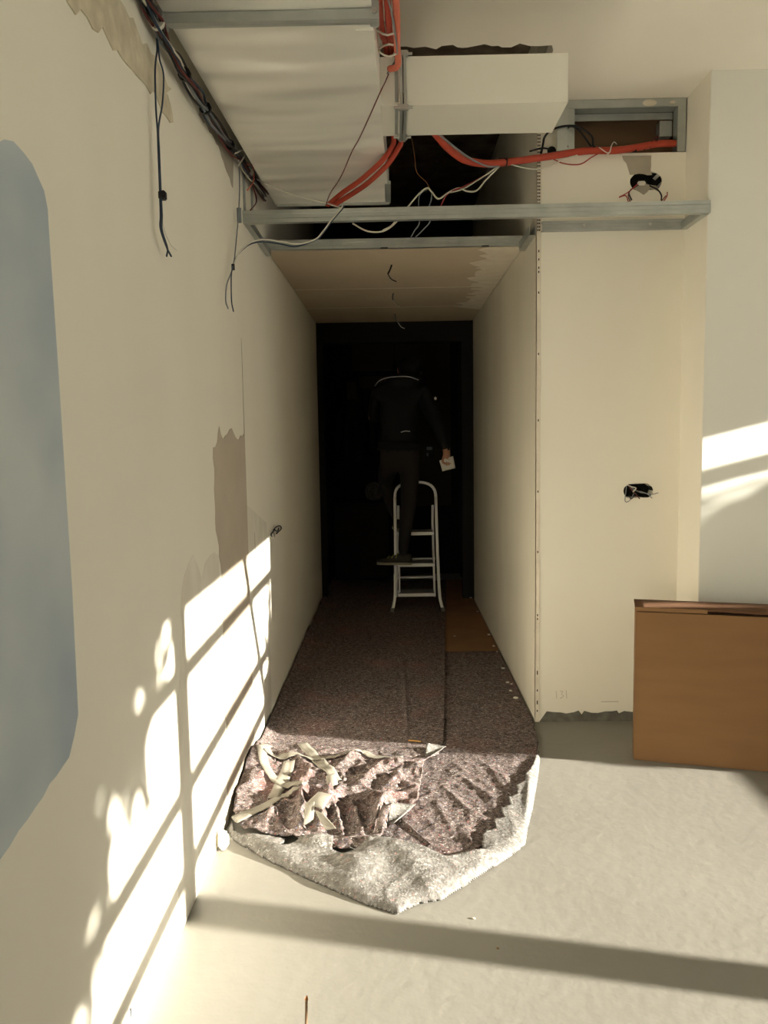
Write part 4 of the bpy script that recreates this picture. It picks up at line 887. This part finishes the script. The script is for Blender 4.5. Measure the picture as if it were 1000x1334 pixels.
tag(wire('wall_wire', path([(170, 1314), (171, 1325), (173, 1342), (176, 1356)], XL+.008, 'x'), .0022, 'wire_grey'), 'short grey wire end beside left wall at the bottom corner', 'wire')

# ------------------------------------------------------------------ garden outside the window: it filters the low sun
def leaves(region, n, seed, x0, x1, size):
    r = random.Random(seed); m = MB(); got = 0
    while got < n:
        y, z = r.uniform(-2.6, 3.9), r.uniform(.1, 3.8)
        if not region(y, z, r): continue
        c = Vector((r.uniform(x0, x1), y, z)); a = Vector((r.uniform(-1, 1), r.uniform(-1, 1), r.uniform(-1, 1))).normalized()
        b = a.orthogonal().normalized(); L = size*r.uniform(.6, 1.2)
        m.add([c-a*L, c+b*L*.38+a*L*.1, c+a*L, c-b*L*.38+a*L*.1], [(0, 1, 2, 3)]); got += 1
    return m
tr = empty('garden_tree', (6.1, -.9, -.14), 'leafy tree standing outside the garden window', 'tree')
MB().tube([(6.1, -.9, -.14), (6.1, -.88, 1.2), (6.12, -.8, 2.4), (6.1, -.7, 4.0)], .10, 10, 5, .05).build('trunk', 'bark', tr, smooth=True)
def lineA(z): return .42 if z < 1.62 else .70+(z-2.62)*.93
def regA(y, z, r): e = lineA(z)-y+.16*noise.noise(Vector((y*3, z*3, 4))); return e > 0 and (e > .35 or r.random() < .25+e*2) and y > -.62 and not (z < .9)
f_ = leaves(regA, 8200, 3, 5.7, 6.8, .105).build('foliage', 'leaf', tr); f_['kind'] = 'stuff'
tb = empty('garden_sapling', (5.4, 3.47, -.14), 'thin leaning sapling outside the garden window', 'tree')
MB().tube([(5.4, 3.47, -.14), (5.4, 2.78, 1.17), (5.4, 2.395, 1.872), (5.4, 2.045, 2.51), (5.4, 1.75, 3.1)], .05, 10, 5, .036).build('trunk', 'bark', tb, smooth=True)
sb = empty('garden_shrub', (6.0, 3.1, -.14), 'dense shrub outside the far end of the garden window', 'shrub')
MB().tube([(6.3, 3.2, -.14), (6.3, 3.15, 1.0), (6.25, 3.1, 1.8)], .04, 8, 4, .02).build('stem', 'bark', sb, smooth=True)
def regB(y, z, r): e = min(y-(2.36 if z < 1.6 else 2.36+(z-1.6)*.25), 2.26-z)+.12*noise.noise(Vector((y*4, z*4, 9))); return e > 0 and y < 3.8 and (e > .25 or r.random() < .3+e*2.5)
f_ = leaves(regB, 5200, 5, 5.7, 6.5, .09).build('foliage', 'leaf', sb); f_['kind'] = 'stuff'
